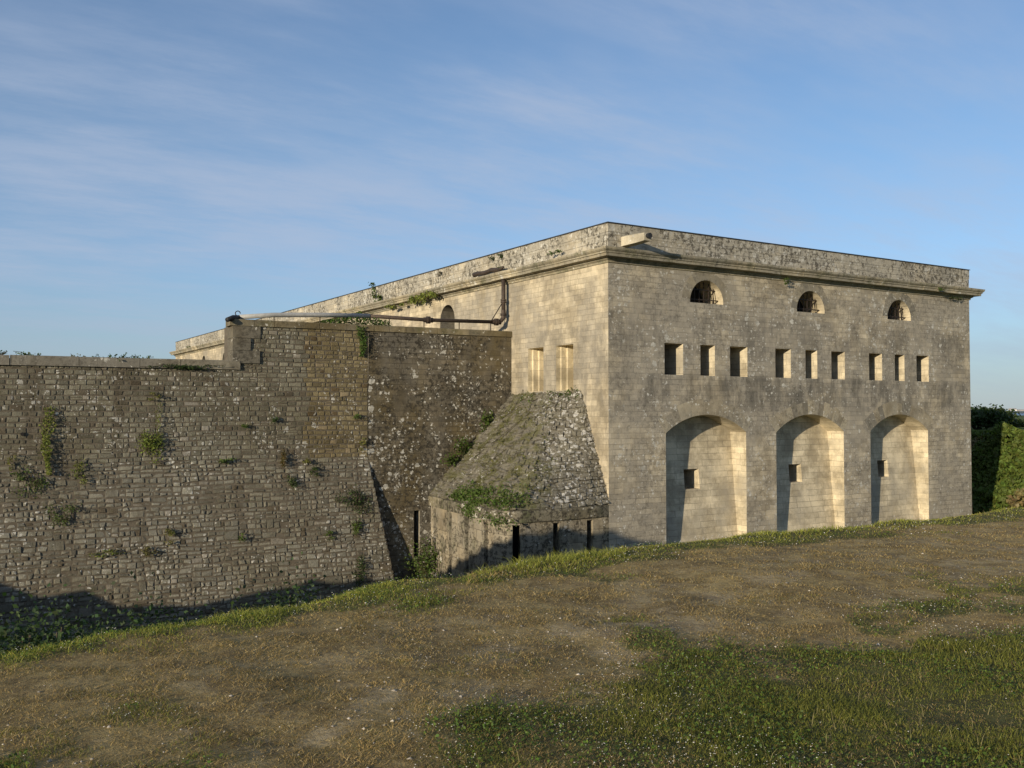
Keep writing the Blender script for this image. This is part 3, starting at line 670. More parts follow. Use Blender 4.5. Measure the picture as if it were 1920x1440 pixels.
for s0, s1 in sl:
    mb = MB(); a, b_ = cpt(s0), cpt(s1); n_ = cnr((s0+s1)/2)*sgn; ai, bi = a-n_*.9, b_-n_*.9
    q = [(*a, ZSB), (*b_, ZSB), (*b_, ZS), (*a, ZS), (*ai, ZSB), (*bi, ZSB), (*bi, ZS), (*ai, ZS)]
    mb.add(q, [(0, 1, 5, 4), (1, 2, 6, 5), (2, 3, 7, 6), (3, 0, 4, 7)]); so = mb.build('slit', M_cap, capo)
    mb = MB(); mb.add(q[4:], [(0, 1, 2, 3)]); mb.build('dark_back', M_dark, so)
# projecting band
mb = MB(); prof_ = [(.0, ZS+.06), (.09, ZS+.09), (.12, ZW-.10), (.10, ZW-.02), (-.2, ZW+.03)]; n = 90; ss_ = np.linspace(0, CL, n+1); vs = []
for s in ss_:
    for off, z in prof_: off = off*min(1., s/.6) if off > 0 else off; p_ = cpt(s)+cnr(s)*sgn*off; vs.append((p_[0], p_[1], z))
kq = len(prof_); mb.add(vs, [(i*kq+j, i*kq+j+1, (i+1)*kq+j+1, (i+1)*kq+j) for i in range(n) for j in range(kq-1)])
mb.build('stone_band', M_band, capo)
# roof: ruled from the band up to a line on the side wall
xt0, zt0 = FB.px(1090, 733); xt1 = xb+.1
topA = np.array(FB.w(xt0, .02)); topB = np.array(FB.w(xt1, .02)); ztop0, ztop1 = zt0, zt0-.05
NR, NC = 90, 110; vs = np.zeros((NR+1, NC+1, 3))
for j in range(NC+1):
    s = CL*j/NC; lowp = cpt(s)+cnr(s)*sgn*.04
    f_ = np.clip((j/NC-.09)/.78, 0, 1); tp = topA*(1-f_)+topB*f_; zt = ztop0*(1-f_)+ztop1*f_
    for i in range(NR+1):
        k_ = i/NR; bulge = 0.
        p_ = lowp*(1-k_)+tp*k_; vs[i, j] = (p_[0], p_[1], (ZW+.02)*(1-k_)+zt*k_+bulge)
rx, ry, rz = vs[..., 0], vs[..., 1], vs[..., 2]
slab = np.abs(((rz*3.2+(rx*.4)+vn(rx, ry, .8, 2)*1.1) % 1)-.5)             # overlapping slab edges
vs[..., 2] += (vn(rx*1.3+rz, ry*1.3, 2.2, 4)-.5)*.22+(slab-.25)*.10+(vn(rx*3, rz*6, 2., 2)-.5)*.06
ii = np.arange((NR+1)*(NC+1)).reshape(NR+1, NC+1); fq = np.stack([ii[:-1, :-1], ii[:-1, 1:], ii[1:, 1:], ii[1:, :-1]], -1).reshape(-1, 4)[:, ::-1]
def roof_mat():
    m, t, b = mat('slab_roof_stone'); wp = t.new('ShaderNodeNewGeometry').outputs['Position']; x, y, z = t.sep(wp)
    c = t.mix(t.noise(wp, 5., 6, .75), (.12, .108, .085), (.34, .31, .24))
    right = t.step(t.add(x, t.mul(t.add(t.noise(wp, .9, 3), -.5), 2.5)), .6, 1.8)
    st = t.noise(wp, 3.2, 5, .7, (1.2, .4, 3.5)); c = t.mix(t.mul(t.step(st, .52, .60), .7), c, (.055, .045, .03))
    gr = t.mul(t.step(t.noise(wp, 1.5, 5, .7), .44, .60), t.step(right, 0., 1., .75, .1)); c = t.mix(gr, c, t.mix(t.noise(wp, 9., 4), (.075, .085, .022), (.20, .185, .07)))
    la, tn = lichens(t, wp, 2.0); lb, tn2 = lichens(t, wp, .2)
    lm = t.m('MAXIMUM', t.mul(la, right), lb)
    c = t.mix(t.mul(lm, .9), c, (.60, .58, .53))
    f = t.noise(wp, 28., 5, .8); c = t.mix(t.step(f, .3, .7, 0., .6), c, t.mix(1., c, (.4, .4, .4), 'MULTIPLY'))
    t.put(b.inputs['Base Color'], c)
    t.l.new(t.new('ShaderNodeBump', None, Strength=1., Distance=.05, Height=t.add(t.mul(f, .7), t.noise(wp, 8., 5, .7, (1, 1, 2.5)))).outputs[0], b.inputs['Normal'])
    return m
link('slab_roof', npmesh('slab_roof', vs.reshape(-1, 3), fq), roof_mat(), capo)
rp = vs
# separate slabs laid in courses over the roof
SV = []; SF = []; rr_ = 0.
def rsurf(jj, i_):
    jj = min(max(jj, 0), NC-1e-3); i_ = min(max(i_, 0), NR-1e-3); j0, i0 = int(jj), int(i_); fj, fi = jj-j0, i_-i0
    return (vs[i0, j0]*(1-fj)+vs[i0, j0+1]*fj)*(1-fi)+(vs[i0+1, j0]*(1-fj)+vs[i0+1, j0+1]*fj)*fi
while rr_ < NR-1:
    hr = random.uniform(2.4, 4.6); jj = random.uniform(-3, 0); i1 = min(rr_+hr, NR-.01)
    while jj < NC:
        wj = random.uniform(1.6, 5.0)*(1+.6*rr_/NR); a0, a1 = max(jj, 0), min(jj+wj, NC-.01)
        if a1-a0 > .3 and random.random() < .93:
            cn = [rsurf(a0, rr_), rsurf(a1, rr_), rsurf(a1, i1), rsurf(a0, i1)]; ct = sum(cn)/4
            nn = np.cross(cn[1]-cn[0], cn[3]-cn[0]); nn /= np.linalg.norm(nn)+1e-9
            if nn[2] < 0: nn = -nn
            lift = random.uniform(.0, .055); b0 = len(SV)
            low_ = [ct+(p_-ct)*.98-nn*.04 for p_ in cn]
            up_ = [ct+(p_-ct)*random.uniform(.74, .93)+nn*(lift+random.uniform(-.02, .03)+(.022 if q < 2 else -.008)) for q, p_ in enumerate(cn)]
            SV += low_+up_+[ct+nn*(lift+random.uniform(.01, .04))]
            SF += [(b0+q, b0+(q+1) % 4, b0+4+(q+1) % 4, b0+4+q) for q in range(4)]+[(b0+4+q, b0+4+(q+1) % 4, b0+8) for q in range(4)]
        jj += wj
    rr_ += hr
me_ = bpy.data.meshes.new('roof_slabs'); me_.from_pydata([tuple(p_) for p_ in SV], [], SF); me_.update()
link('roof_slabs', me_, bpy.data.materials['slab_roof_stone'], capo)

# ------------------------------------------------------------------ drain pipe on the coping
pipe = empty('drain_pipe', FS.w(-1, .25, ZU), 'long black and grey drain pipe running along the wall coping and up to the cornice', 'pipe')
yp = .22
def sp_(px, py, y=yp): x, z = FS.px(px, py, y); return (x, y, z)
# vertical stretch stands just off the side wall
vx, vz = FB.px(944, 560, -.28); vw = FB.w(vx, -.28)
lx, ly = FS.loc(vw)
zbend = FB.px(944, 592, -.28)[1]; ztopv = 5.56
hp = sp_(925, 603.5, ly*.5+yp*.5); hz_ = hp[2]
bend = [(lx, ly, zbend+.02)]
r_ = zbend-hz_
for k in range(1, 9):
    a = k/8*math.pi/2; bend.append((lx-(r_)*(1-math.cos(a))*1.1, ly+(yp-ly)*.35*(k/8), zbend-r_*math.sin(a)))
mb = MB(); mb.tube([(lx, ly, ztopv), (lx, ly, zbend)], .088, 12); mb.build('vertical_run', M_iron2, pipe, FS, smooth=True)
mb = MB(); mb.tube(bend, .088, 12); mb.build('elbow', M_iron2, pipe, FS, smooth=True)
xs_, zs_ = bend[-1][0], bend[-1][2]; ys_ = bend[-1][1]
h2 = sp_(803, 600); h3 = sp_(693, 592.5); h4 = sp_(596, 590.5); h5 = sp_(514, 590.5); h6 = sp_(449, 594.5)
mb = MB(); mb.tube([(xs_, ys_, zs_), h2, h3], .075, 12); mb.build('iron_run', M_iron2, pipe, FS, smooth=True)
mb = MB(); mb.tube([h3, h4, h5, h6], .088, 12); mb.build('grey_run', M_pvc, pipe, FS, smooth=True)
h7 = sp_(426, 599.5, yp-.5); mb = MB(); mb.tube([h6, ((h6[0]+h7[0])/2, yp-.2, (h6[2]+h7[2])/2+.03), h7], [.07, .10, .085], 12); mb.build('outlet', M_black, pipe, FS, smooth=True)
mb = MB(); mb.tube([(h6[0], yp+.0+.1*math.cos(a)*.2, h6[2]+.09+.0) if False else (h6[0]-.06+.09*math.cos(a), yp, h6[2]+.13+.09*math.sin(a)) for a in np.linspace(0, 5.5, 14)], .018, 6); mb.build('hook', M_iron, pipe, FS)
def flange(pt, ax_, r=.15, th=.05):
    p_ = np.array(pt); a_ = np.array(ax_, float); a_ /= np.linalg.norm(a_); mb = MB()
    mb.tube([p_-a_*th*1.4, p_-a_*th*.3], r, 14); mb.tube([p_+a_*th*.3, p_+a_*th*1.4], r, 14); mb.tube([p_-a_*.2, p_+a_*.2], r*.68, 12); mb.build('flange', M_iron2, pipe, FS)
flange((xs_-.02, ys_, zs_), (1, 0, 0)); flange(h2, (1, 0, 0)); flange((lx, ly, zbend+.05), (0, 0, 1), .14, .03); flange((lx, ly, zbend+.62), (0, 0, 1), .125, .05)
for q in (sp_(920, 604), sp_(861, 602), sp_(795, 600), sp_(730, 596), h5, sp_(600, 591)):
    mb = MB(); mb.tube([(q[0], q[1], ZU-.02), (q[0], q[1], q[2]+.06)], .02, 6); mb.build('support_leg', M_iron, pipe, FS)
mb = MB(); mb.tube([(xs_-.25, ys_, zs_+.05), (lx-.05, ly, zbend+.55)], .022, 6); mb.build('brace', M_iron, pipe, FS)
# old pipe lying on the cornice of the side wall
a = FB.px(889, 512, -.3); b_ = FB.px(944, 504, -.3); mb = MB()
px_ = [(a[0]+(b_[0]-a[0])*k/8, -.3+.03*math.sin(k*2.1), 5.99+.03*math.sin(k*1.7)+.06) for k in range(9)]
mb.tube(px_, [.11, .10, .095, .10, .09, .10, .11, .10, .05], 10)
tag(mb.build('rusty_pipe', M_iron2, None, FB, smooth=True), 'short rusty black pipe lying on the side cornice above the drain', 'pipe')

# ------------------------------------------------------------------ plants
def leafmesh(pts, nrm, size, base, var=.35, flat=.5, asp=.7):
    """many small bent leaves round given points"""
    n = len(pts)
    nd = rng.normal(size=(n, 3))*flat+np.asarray(nrm); nd /= np.linalg.norm(nd, axis=1)[:, None]
    a = np.cross(nd, rng.normal(size=(n, 3))); a /= np.linalg.norm(a, axis=1)[:, None]+1e-9; b = np.cross(nd, a)
    s = size*rng.uniform(.55, 1.3, n)[:, None]; P = np.asarray(pts)
    Vv = np.stack([P-a*s*.5, P-b*s*asp*.5-nd*s*.1, P+a*s*.6, P+b*s*asp*.5-nd*s*.1], 1).reshape(-1, 3)
    Fc = np.arange(n*4).reshape(n, 4)
    cb = np.asarray(base)
    if cb.ndim == 1: cb = np.tile(cb, (n, 1))
    c = cb*rng.uniform(1-var, 1+var, (n, 1))*rng.uniform(.88, 1.12, (n, 3)); return Vv, Fc, np.repeat(c, 4, 0)
def creepstem(v):
    """thin woody stem winding through the leaves"""
    c = v.mean(0); u, s_, vt = np.linalg.svd((v-c)[::max(1, len(v)//800)], full_matrices=False); pr = (v-c) @ vt[0]; o_ = np.argsort(pr)
    k = max(9, min(40, len(v)//40)); pts = [v[o_[i]] for i in np.linspace(0, len(v)-1, k).astype(int)]
    m_ = MB(); m_.tube(pts, .008, 4, cap=False); vv = np.array([tuple(q) for q in m_.v]); return vv, np.array(m_.f), np.tile((.07, .055, .035), (len(vv), 1))
def plant(name, parts, label, cat, group=None, parent=None, mat_=None):
    V_ = []; F_ = []; C_ = []; b0 = 0; parts = list(parts)
    if False: pass
    if name != 'foliage': parts += [creepstem(v) for v, _, _ in list(parts)]
    for v, f, c in parts: V_.append(v); F_.append(f+b0); C_.append(c); b0 += len(v)
    V_ = np.concatenate(V_); org = V_.mean(0); org[2] = V_[:, 2].min() if parent is None else org[2]
    o = link(name, npmesh(name, V_-org, np.concatenate(F_), np.concatenate(C_)), mat_ or M_leaf, parent, tuple(org))
    if parent is None: tag(o, label, cat, group)
    return o
G1 = (.07, .105, .022); G2 = (.035, .06, .014); G3 = (.12, .12, .03); YG = (.13, .15, .03)
def wallpatch(fr, px, py, wpx, hpx, n, sz, base, label, y=-.06, name='wall_plant', cat='plant', shape='blob', group=None, thick=.10, tw=0.):
    n = int(n*2.2); sz = sz*.72
    x, z = fr.px(px, py, y); sc = np.hypot(*fr.w(x, y))/F; w_ = wpx*sc; h_ = hpx*sc
    if shape == 'blob':
        k = max(4, n//40); cxs = rng.normal(0, .45, k)*w_/2; czs = rng.normal(0, .45, k)*h_/2
        pick = rng.integers(0, k, n); X_ = x+cxs[pick]+rng.normal(0, .12, n)*w_; Z_ = z+czs[pick]+rng.normal(0, .12, n)*h_
    elif shape == 'hang':                                    # ribbon of creeper, ragged
        tt = rng.random(n)**.8; wd = w_/2*(.5+.5*np.sin(tt*9+px)**2)*np.clip(1.3-tt, .3, 1)
        X_ = x+rng.uniform(-1, 1, n)*wd+np.sin(tt*5+px)*w_*.12; Z_ = z+h_/2-tt*h_
    Y_ = np.array([y]*n)-np.abs(rng.normal(0, thick, n)); 
    if fr is FS: Y_ = Y_+np.array([batter(0, q) for q in Z_])
    W = fr.o[None]+X_[:, None]*fr.X+Y_[:, None]*fr.Y; P_ = np.column_stack([W, Z_])
    nv = np.array([-fr.Y[0], -fr.Y[1], .4])
    return plant(name, [leafmesh(P_, nv, sz, base, .4, .6)], label, cat, group)
GW = 'small plants rooted in the ditch wall'
wallpatch(FS, 90, 825, 26, 115, 420, .085, YG, 'long narrow yellow green creeper hanging down the left of the ditch wall', shape='hang', name='ivy', cat='ivy')
wallpatch(FS, 297, 785, 14, 60, 60, .07, YG, 'thin strand of creeper just above the bright green ivy clump', shape='hang', name='ivy', cat='ivy')
wallpatch(FS, 285, 832, 44, 44, 300, .085, (.13, .16, .03), 'bright green ivy clump on the middle left of the ditch wall', name='ivy', cat='ivy')
wallpatch(FS, 677, 640, 22, 56, 330, .085, (.06, .10, .02), 'dark green ivy hanging below the upper coping', shape='hang', name='ivy', cat='ivy')
small = [(152, 880, 34, 44, 90, YG, 'yellow green plant right of the long creeper on the ditch wall'), (60, 905, 50, 40, 130, G1, 'mixed green plants low under the long creeper'),
         (22, 865, 12, 26, 40, G3, 'thin olive tuft near the left edge of the ditch wall'), (118, 965, 44, 44, 130, G1, 'green plant growing around a dark hole low on the left wall'),
         (190, 1032, 50, 10, 70, YG, 'flat strip of green leaves low on the left of the wall'), (530, 855, 16, 34, 120, (.085, .065, .02), 'brown orange upright tuft high in the middle of the wall'),
         (415, 866, 34, 16, 80, G1, 'olive cushion left of the brown tuft on the wall'), (570, 866, 18, 10, 50, G3, 'small cushion just right of the brown tuft'),
         (588, 885, 18, 18, 60, G2, 'dark small tuft below and right of the brown tuft'), (545, 910, 26, 26, 80, G2, 'dark tuft casting a shadow beside white lichen'),
         (272, 1028, 26, 20, 70, (.11, .10, .035), 'dry olive tuft low in the middle left'), (315, 1003, 24, 22, 70, G3, 'olive tuft right of the dry tuft low on the wall'),
         (455, 800, 16, 8, 40, G1, 'tiny green cushion high in the middle of the wall'), (514, 785, 12, 18, 40, G2, 'tiny green tuft below the stepped corner'),
         (655, 935, 52, 44, 260, G2, 'broad dark shrubby plant left of the tall shadow wedge'), (660, 985, 24, 34, 130, G1, 'green plant under the broad shrubby one'),
         (450, 1003, 14, 16, 40, G1, 'tiny green plant low in the middle right'), (612, 1000, 24, 14, 60, G1, 'thin green plant left of the green one by the wedge'),
         (668, 780, 12, 12, 40, G1, 'tiny tuft below the ivy in the brown stained strip'), (682, 832, 16, 22, 60, G3, 'olive tuft above the tip of the shadow wedge'),
         (658, 1065, 30, 44, 160, G2, 'leafy plant low beside the foot of the shadow wedge'), (40, 890, 30, 12, 50, G1, 'flat green plant at far left under the yellow tuft'),
         (515, 1088, 60, 26, 0, G2, ''), (290, 745, 22, 10, 40, G3, 'faint brownish plant above the thin strand')]
for px, py, w_, h_, n, cb, lab in small:
    if n: wallpatch(FS, px, py, w_, h_, n, .075, cb, lab, group=GW, name='wall_tuft')
# plants on top of the copings
def toptuft(fr, px, py, wpx, hpx, n, cb, lab, y=.2, name='coping_plant', dry=False):
    x, z = fr.px(px, py, y); sc = np.hypot(*fr.w(x, y))/F; w_ = wpx*sc; h_ = hpx*sc; k = 9
    parts = []; stems = MB(); P_ = []
    for i in range(k):
        dx_ = rng.uniform(-.5, .5)*w_; hh = h_*rng.uniform(.5, 1.); bx_ = rng.uniform(-.25, .25)*w_
        for q in range(n//k):
            tq = rng.random(); P_.append((*fr.w(x+bx_+dx_*tq+rng.normal()*.03, y+rng.normal()*.12), z+hh*tq*(1.2-.4*tq)+rng.normal()*.03))
    return plant(name, [leafmesh(np.array(P_), (0, 0, .6), .08, cb, .4, 1.)], lab, 'plant', 'plants growing on top of the copings')
zc = 664
toptuft(FS, 216, 680, 50, 22, 200, G2, 'dark bushy plant sprouting from the lower coping, largest of its row')
toptuft(FS, 268, 679, 44, 14, 90, G1, 'small sparse plant on the lower coping right of the bushy one')
toptuft(FS, 60, 669, 44, 9, 90, G1, 'low flat plant on the lower coping toward the left edge')
toptuft(FS, 8, 668, 24, 11, 60, G2, 'small plant on the lower coping at the very left edge')
toptuft(FS, 145, 671, 20, 6, 40, G3, 'tiny dry sprig on the lower coping between the flat and bushy plants')
wallpatch(FS, 350, 688, 110, 8, 260, .07, G2, 'dark creeping strip under the right end of the lower coping', name='creeper')
# ivy mound lying on the upper coping under the pipe
x0, _ = FS.px(605, 600); x1, _ = FS.px(735, 600); n = 900; xx = rng.uniform(x0, x1, n); kk = np.clip(1-np.abs((xx-x1)/(x1-x0)+.38)/.66, 0, 1)**.5
W = FS.o[None]+xx[:, None]*FS.X+rng.uniform(-.02, .6, n)[:, None]*FS.Y; P_ = np.column_stack([W, ZU+rng.random(n)*.34*kk])
plant('ivy', [leafmesh(P_, (0, -.3, .8), .09, (.06, .10, .018), .4, .7)], 'thick mat of dark ivy on the upper coping under the pipe', 'ivy')
# creepers on the side wall cornice and parapet
def Bpatch(px, py, wpx, hpx, n, sz, cb, lab, y=-.3, slope=0., name='cornice_plant'):
    x, z = FB.px(px, py, y); sc = np.hypot(*FB.w(x, y))/F; w_ = wpx*sc*1.7; h_ = hpx*sc
    k = max(3, n//25); cxs = rng.uniform(-.5, .5, k); czs = rng.normal(0, .3, k)*h_; pk = rng.integers(0, k, n)
    X_ = x+cxs[pk]*w_+rng.normal(0, .05, n)*w_; Z_ = z+czs[pk]+rng.normal(0, .14, n)*h_; Y_ = y-np.abs(rng.normal(0, .1, n))
    W = FB.o[None]+X_[:, None]*FB.X+Y_[:, None]*FB.Y
    return plant(name, [leafmesh(np.column_stack([W, Z_]), (-.8, -.5, .3), sz, cb, .4, .7)], lab, 'plant')
Bpatch(795, 558, 62, 20, 420, .13, YG, 'trailing yellow green plant over the side cornice left of the drain', y=-.42)
Bpatch(742, 574, 44, 8, 160, .12, YG, 'thin trailing end of the cornice plant toward the pipe', y=-.42)
Bpatch(710, 556, 22, 22, 150, .13, G1, 'leafy plant rooted in the side parapet near its left visible end', y=-.1)
Bpatch(700, 536, 12, 12, 50, .13, G2, 'sprig standing up over the parapet edge', y=-.05)
Bpatch(672, 588, 22, 10, 70, .13, G1, 'small plant in the cornice just above the ivy mat', y=-.45)
Bpatch(1045, 474, 22, 7, 110, .075, G1, 'small green tuft on the side cornice near the corner', y=-.2)
Bpatch(926, 481, 6, 10, 36, .07, G2, 'tiny dark tuft in the side parapet, left of two', y=-.03)
Bpatch(942, 479, 6, 9, 36, .07, G2, 'tiny dark tuft in the side parapet, right of two', y=-.03)
Bpatch(827, 515, 6, 9, 40, .08, (.05, .045, .02), 'dark brown tuft in the side parapet far from the corner', y=-.03)
Bpatch(944, 501, 9, 5, 40, .06, G1, 'tiny green sprig at the end of the rusty pipe', y=-.2)
Bpatch(357, 651, 8, 5, 60, .16, G1, 'tiny plant on the distant left part of the side parapet', y=-.3)
wallpatch(FA, 1474, 527, 10, 12, 60, .07, G1, 'little plant hanging under the front cornice', name='cornice_plant', y=-.15)
wallpatch(FA, 1760, 542, 8, 6, 40, .08, G1, 'little plant on the front cornice near its right end', name='cornice_plant', y=-.45)
wallpatch(FA, 1790, 560, 40, 5, 80, .07, G2, 'ragged plant under the right end of the front cornice', name='cornice_plant', y=-.12)
# plants over the caponier roof
def roofpts(c0, c1, r0_, r1_, n, hgt, clump=None):
    j = rng.uniform(c0, c1, n)*NC; i = rng.uniform(r0_, r1_, n)*NR
    if clump: ci = rng.integers(0, clump, n); cj = rng.uniform(c0, c1, clump); cii = rng.uniform(r0_, r1_, clump); j = (cj[ci]+rng.normal(0, .02, n))*NC; i = (cii[ci]+rng.normal(0, .03, n))*NR
    i = np.clip(i, 0, NR).astype(int); j = np.clip(j, 0, NC).astype(int); P_ = rp[i, j].copy()
    P_[:, 2] += rng.random(n)*hgt; P_[:, :2] += rng.normal(0, .04, (n, 2)); P_[:, 1] -= .03; return P_
plant('roof_herb', [leafmesh(roofpts(.50, .78, .0, .10, 1500, .22, 16), (0, -.5, .7), .085, G1, .45, .8)], 'dense green herbs along the left lower edge of the caponier roof', 'plant')
plant('roof_herb', [leafmesh(roofpts(.36, .52, .0, .12, 900, .2, 10), (0, -.5, .7), .085, G1, .45, .8)], 'dense green herbs over the rounded middle of the caponier roof edge', 'plant')
plant('roof_grass', [leafmesh(roofpts(.25, .86, .12, .95, 2600, .10, 46), (0, -.2, .9), .085, G3, .45, .9, .3)], 'scattered grass tufts over the slab roof of the caponier', 'grass')
plant('roof_herb', [leafmesh(roofpts(.05, .75, .93, 1., 350, .14, 8), (0, -.3, .8), .075, G1, .4, .8)], 'green tufts along the top of the caponier roof under the windows', 'plant')
# shrubs in the joint between roof and scarp
for (px, py, w_, h_, n, lab) in ((912, 790, 26, 40, 420, 'bushy green plant highest in the joint of roof and ditch wall'), (868, 838, 36, 34, 460, 'bushy green plant in the middle of the roof joint'), (846, 862, 30, 24, 260, 'bushy green plant lowest in the roof joint')):
    x, z = FS.px(px, py, -.25); sc = 37/F; W = FS.o[None]+(x+rng.normal(0, .28, n)*w_*sc)[:, None]*FS.X+(-.25-np.abs(rng.normal(0, .12, n)))[:, None]*FS.Y
    plant('joint_shrub', [leafmesh(np.column_stack([W, z+rng.normal(0, .26, n)*h_*sc]), (0, -.5, .6), .085, (.055, .085, .014), .4, .9)], lab, 'shrub', 'shrubs in the roof joint')
for s_, zz_, n, lab in ((.60, -3.55, 500, 'green herb hanging over the caponier band at its left'), (.42, -3.7, 200, 'thin green herb hanging on the caponier band in the middle')):
    p_ = cpt(CL*s_)+cnr(CL*s_)*sgn*.12; tn = cpt(CL*s_+.1)-cpt(CL*s_); tn /= np.hypot(*tn)
    W = p_[None]+rng.normal(0, .35, n)[:, None]*tn+rng.normal(0, .05, (n, 2)); plant('hanging_herb', [leafmesh(np.column_stack([W, zz_+rng.normal(0, .13, n)]), (-.2, -.8, .4), .08, G1, .4, .8)], lab, 'plant')
for px, py, lab, dd, n in ((800, 1048, 'round green bush between the shadow wedge and the caponier', -.6, 900), (836, 1042, 'small green plant against the left of the caponier wall', -1.0, 220)):
    x, z = FS.px(px, py, dd); w_ = .36 if n > 500 else .2
    W = FS.o[None]+(x+rng.normal(0, w_, n))[:, None]*FS.X+(dd+rng.normal(0, .25, n))[:, None]*FS.Y
    plant('shrub', [leafmesh(np.column_stack([W, z-.1+rng.normal(0, w_*1.1, n)]), (0, -.5, .6), .09, G1, .4, .9)], lab, 'shrub')

def bush(x, y, w_, h_, n, cb, label, name='shrub', cat='shrub', group=None, sz=.1, zb=None):
    """shrub with stems under a ragged crown of leaf clumps"""
    z = float(H(x, y)) if zb is None else zb
    e = empty(name, (x, y, z), label, cat, group); st = MB(); P_ = []
    nb = max(9, min(40, n//140))
    for i in range(nb):
        a = rng.uniform(0, 2*np.pi); rr = rng.uniform(.1, 1)**.6*w_/2; hh = h_*(rng.uniform(.72, 1.)*(1-.35*(rr/(w_/2))**2))
        tip = np.array([x+rr*math.cos(a), y+rr*math.sin(a), z+hh]); mid = np.array([x+rr*.4*math.cos(a), y+rr*.4*math.sin(a), z+hh*.5])
        st.tube([(x+rr*.1, y, z-.1), mid, tip], [.014*h_, .008*h_, .003*h_], 5)
        q = n//nb; tt = rng.random(q)[:, None]; ctr = mid*(1-tt)+tip*tt; P_.append(ctr+rng.normal(0, 1, (q, 3))*np.array([w_*.13, w_*.13, h_*.10]))
    st.build('stem', M_stem, e)
    P_ = np.concatenate(P_); v, f, c = leafmesh(P_, (0, -.2, .7), sz, cb, .45, .9)
    return plant('foliage', [(v, f, c)], None, None, None, e)
M_stem = plain('bark', (.09, .07, .05), (.06, .045, .03), sc=20)
# dark shrubs on the near slope of the ditch, lower left
for px, dep, w_, ty, n, lab in ((95, 9.2, 1.2, 1140, 1300, 'dark leafy shrub in the shaded ditch at the far left'), (30, 8.4, 1.0, 1165, 900, 'dark low shrub at the bottom left edge in the shade'),
                                (255, 9.6, 1.3, 1136, 1500, 'dark broad shrub in the ditch shade, second from left'), (345, 10.2, 1.0, 1142, 900, 'dark shrub in the ditch shade, right of the broad one'),
                                (548, 11.6, 1.0, 1088, 1100, 'small blue green shrub poking above the grass lip mid left'), (455, 10.8, .7, 1116, 500, 'small dark shrub just left of the blue green one')):
    r = ray(px, 771); x, y = r[0]/r[1]*dep, dep; h_ = (771-ty)/F*dep-float(H(x, y))
    bush(x, y, w_, h_, n*10, (.038, .062, .022), lab, group='shrubs on the near slope of the ditch', sz=.05)
# shrubs beyond, right of the fort
for px, dep, w_, ty, n, cb, lab in ((1826, 84, 5, 763, 2600, (.035, .055, .016), 'dark green bushy tree beside the fort end'), (1848, 92, 4, 765, 2800, (.04, .06, .016), 'dark round bush right of the bushy tree behind the fort'),
                                    (1872, 96, 4, 784, 1500, (.045, .065, .018), 'dark low bush tapering right of the round bush'), (1895, 105, 6, 797, 1500, (.13, .15, .045), 'pale yellow green low hedge toward the water'),
                                    (1915, 98, 3.5, 789, 1500, (.12, .13, .055), 'pale olive bush at the right edge before the sea'), (1935, 100, 6, 795, 1200, (.11, .13, .04), 'pale bush past the right edge'), (1812, 86, 6, 772, 1200, (.035, .055, .016), 'dark bush mostly hidden behind the fort end')):
    r = ray(px, 771); x = r[0]/r[1]*dep; h_ = (771-ty)/F*dep-float(H(x, dep)); bush(x, dep, w_, h_*1.05, int(n*1.6), cb, lab, group='bushes beyond the fort', sz=.3)

# ------------------------------------------------------------------ grass, clover and stones in the foreground
def scatter(n, r0_, r1_, amax=42, pw=0.):
    th = R(1)*rng.uniform(-amax, amax, n); r = r0_*(r1_/r0_)**rng.random(n); return r*np.sin(th), r*np.cos(th), r
def blades(x, y, h, wd, lean, colr, bend=.5):
    n = len(x); z = H(x, y)-.004; th = rng.uniform(0, 2*np.pi, n); ph = rng.uniform(0, 2*np.pi, n)
    wx, wy = np.cos(th)*wd/2, np.sin(th)*wd/2; lx_, ly_ = np.cos(ph)*lean, np.sin(ph)*lean
    b = np.stack([x, y, z], 1); W = np.stack([wx, wy, wx*0], 1)
    mid = b+np.stack([lx_*h*.4, ly_*h*.4, h*.55], 1); tip = b+np.stack([lx_*h, ly_*h, h*(1-bend*np.minimum(lean, 1.2)*.5)], 1)
    Vv = np.stack([b-W, b+W, mid+W*.7, mid-W*.7, tip], 1).reshape(-1, 3); k = np.arange(n)*5
    q = np.stack([k, k+1, k+2, k+3], 1); tr = np.stack([k+3, k+2, k+4, k+4], 1)
    return Vv, k, np.repeat(colr, 5, 0)
def blademesh(name, Vv, k, C):
    me = bpy.data.meshes.new(name); n = len(k)
    lp = np.stack([k, k+1, k+2, k+3, k+3, k+2, k+4], 1).astype(np.int32)
    me.vertices.add(len(Vv)); me.vertices.foreach_set('co', Vv.astype(np.float32).ravel()); me.loops.add(n*7); me.loops.foreach_set('vertex_index', lp.ravel())
    ls = (np.arange(n)[:, None]*7+np.array([0, 4])).ravel().astype(np.int32); me.polygons.add(2*n); me.polygons.foreach_set('loop_start', ls)
    me.update(calc_edges=True); setcol(me, C); return me
x, y, r = scatter(1100000, 2.9, 24., 50); g, p, k = zones(x, y); d_ = sdist(x, y)
cl = vn(x, y, 4.5, 3); keep = (d_ < 1.2) & (rng.random(len(x)) < np.where(g > .35, .6+.4*g, .42+.5*(cl > .5)))
x, y, r, g, d_, cl = (a[keep] for a in (x, y, r, g, d_, cl)); n = len(x); gr = rng.random(n) < np.clip(g*1.05-.12+(cl-.5)*1.1, .02, .86)
lip = np.clip((d_+.9)/.8, 0, 1)
h = np.where(gr, rng.uniform(.012, .036, n)*(1+lip*.7)*(.45+cl*1.0), rng.uniform(.008, .030, n)*(.3+cl*1.2))
tuft = (.5+1.7*np.clip(vn(x, y, 1.6, 4)-.38, 0, .5)*2)*(.45+.6*np.clip(g, 0, 1)); h = h*np.where(gr, tuft, 1)
h = h*np.where((lip > .5) & (np.abs(x/np.maximum(y, .1)-.035) < .085), 2.6, 1)
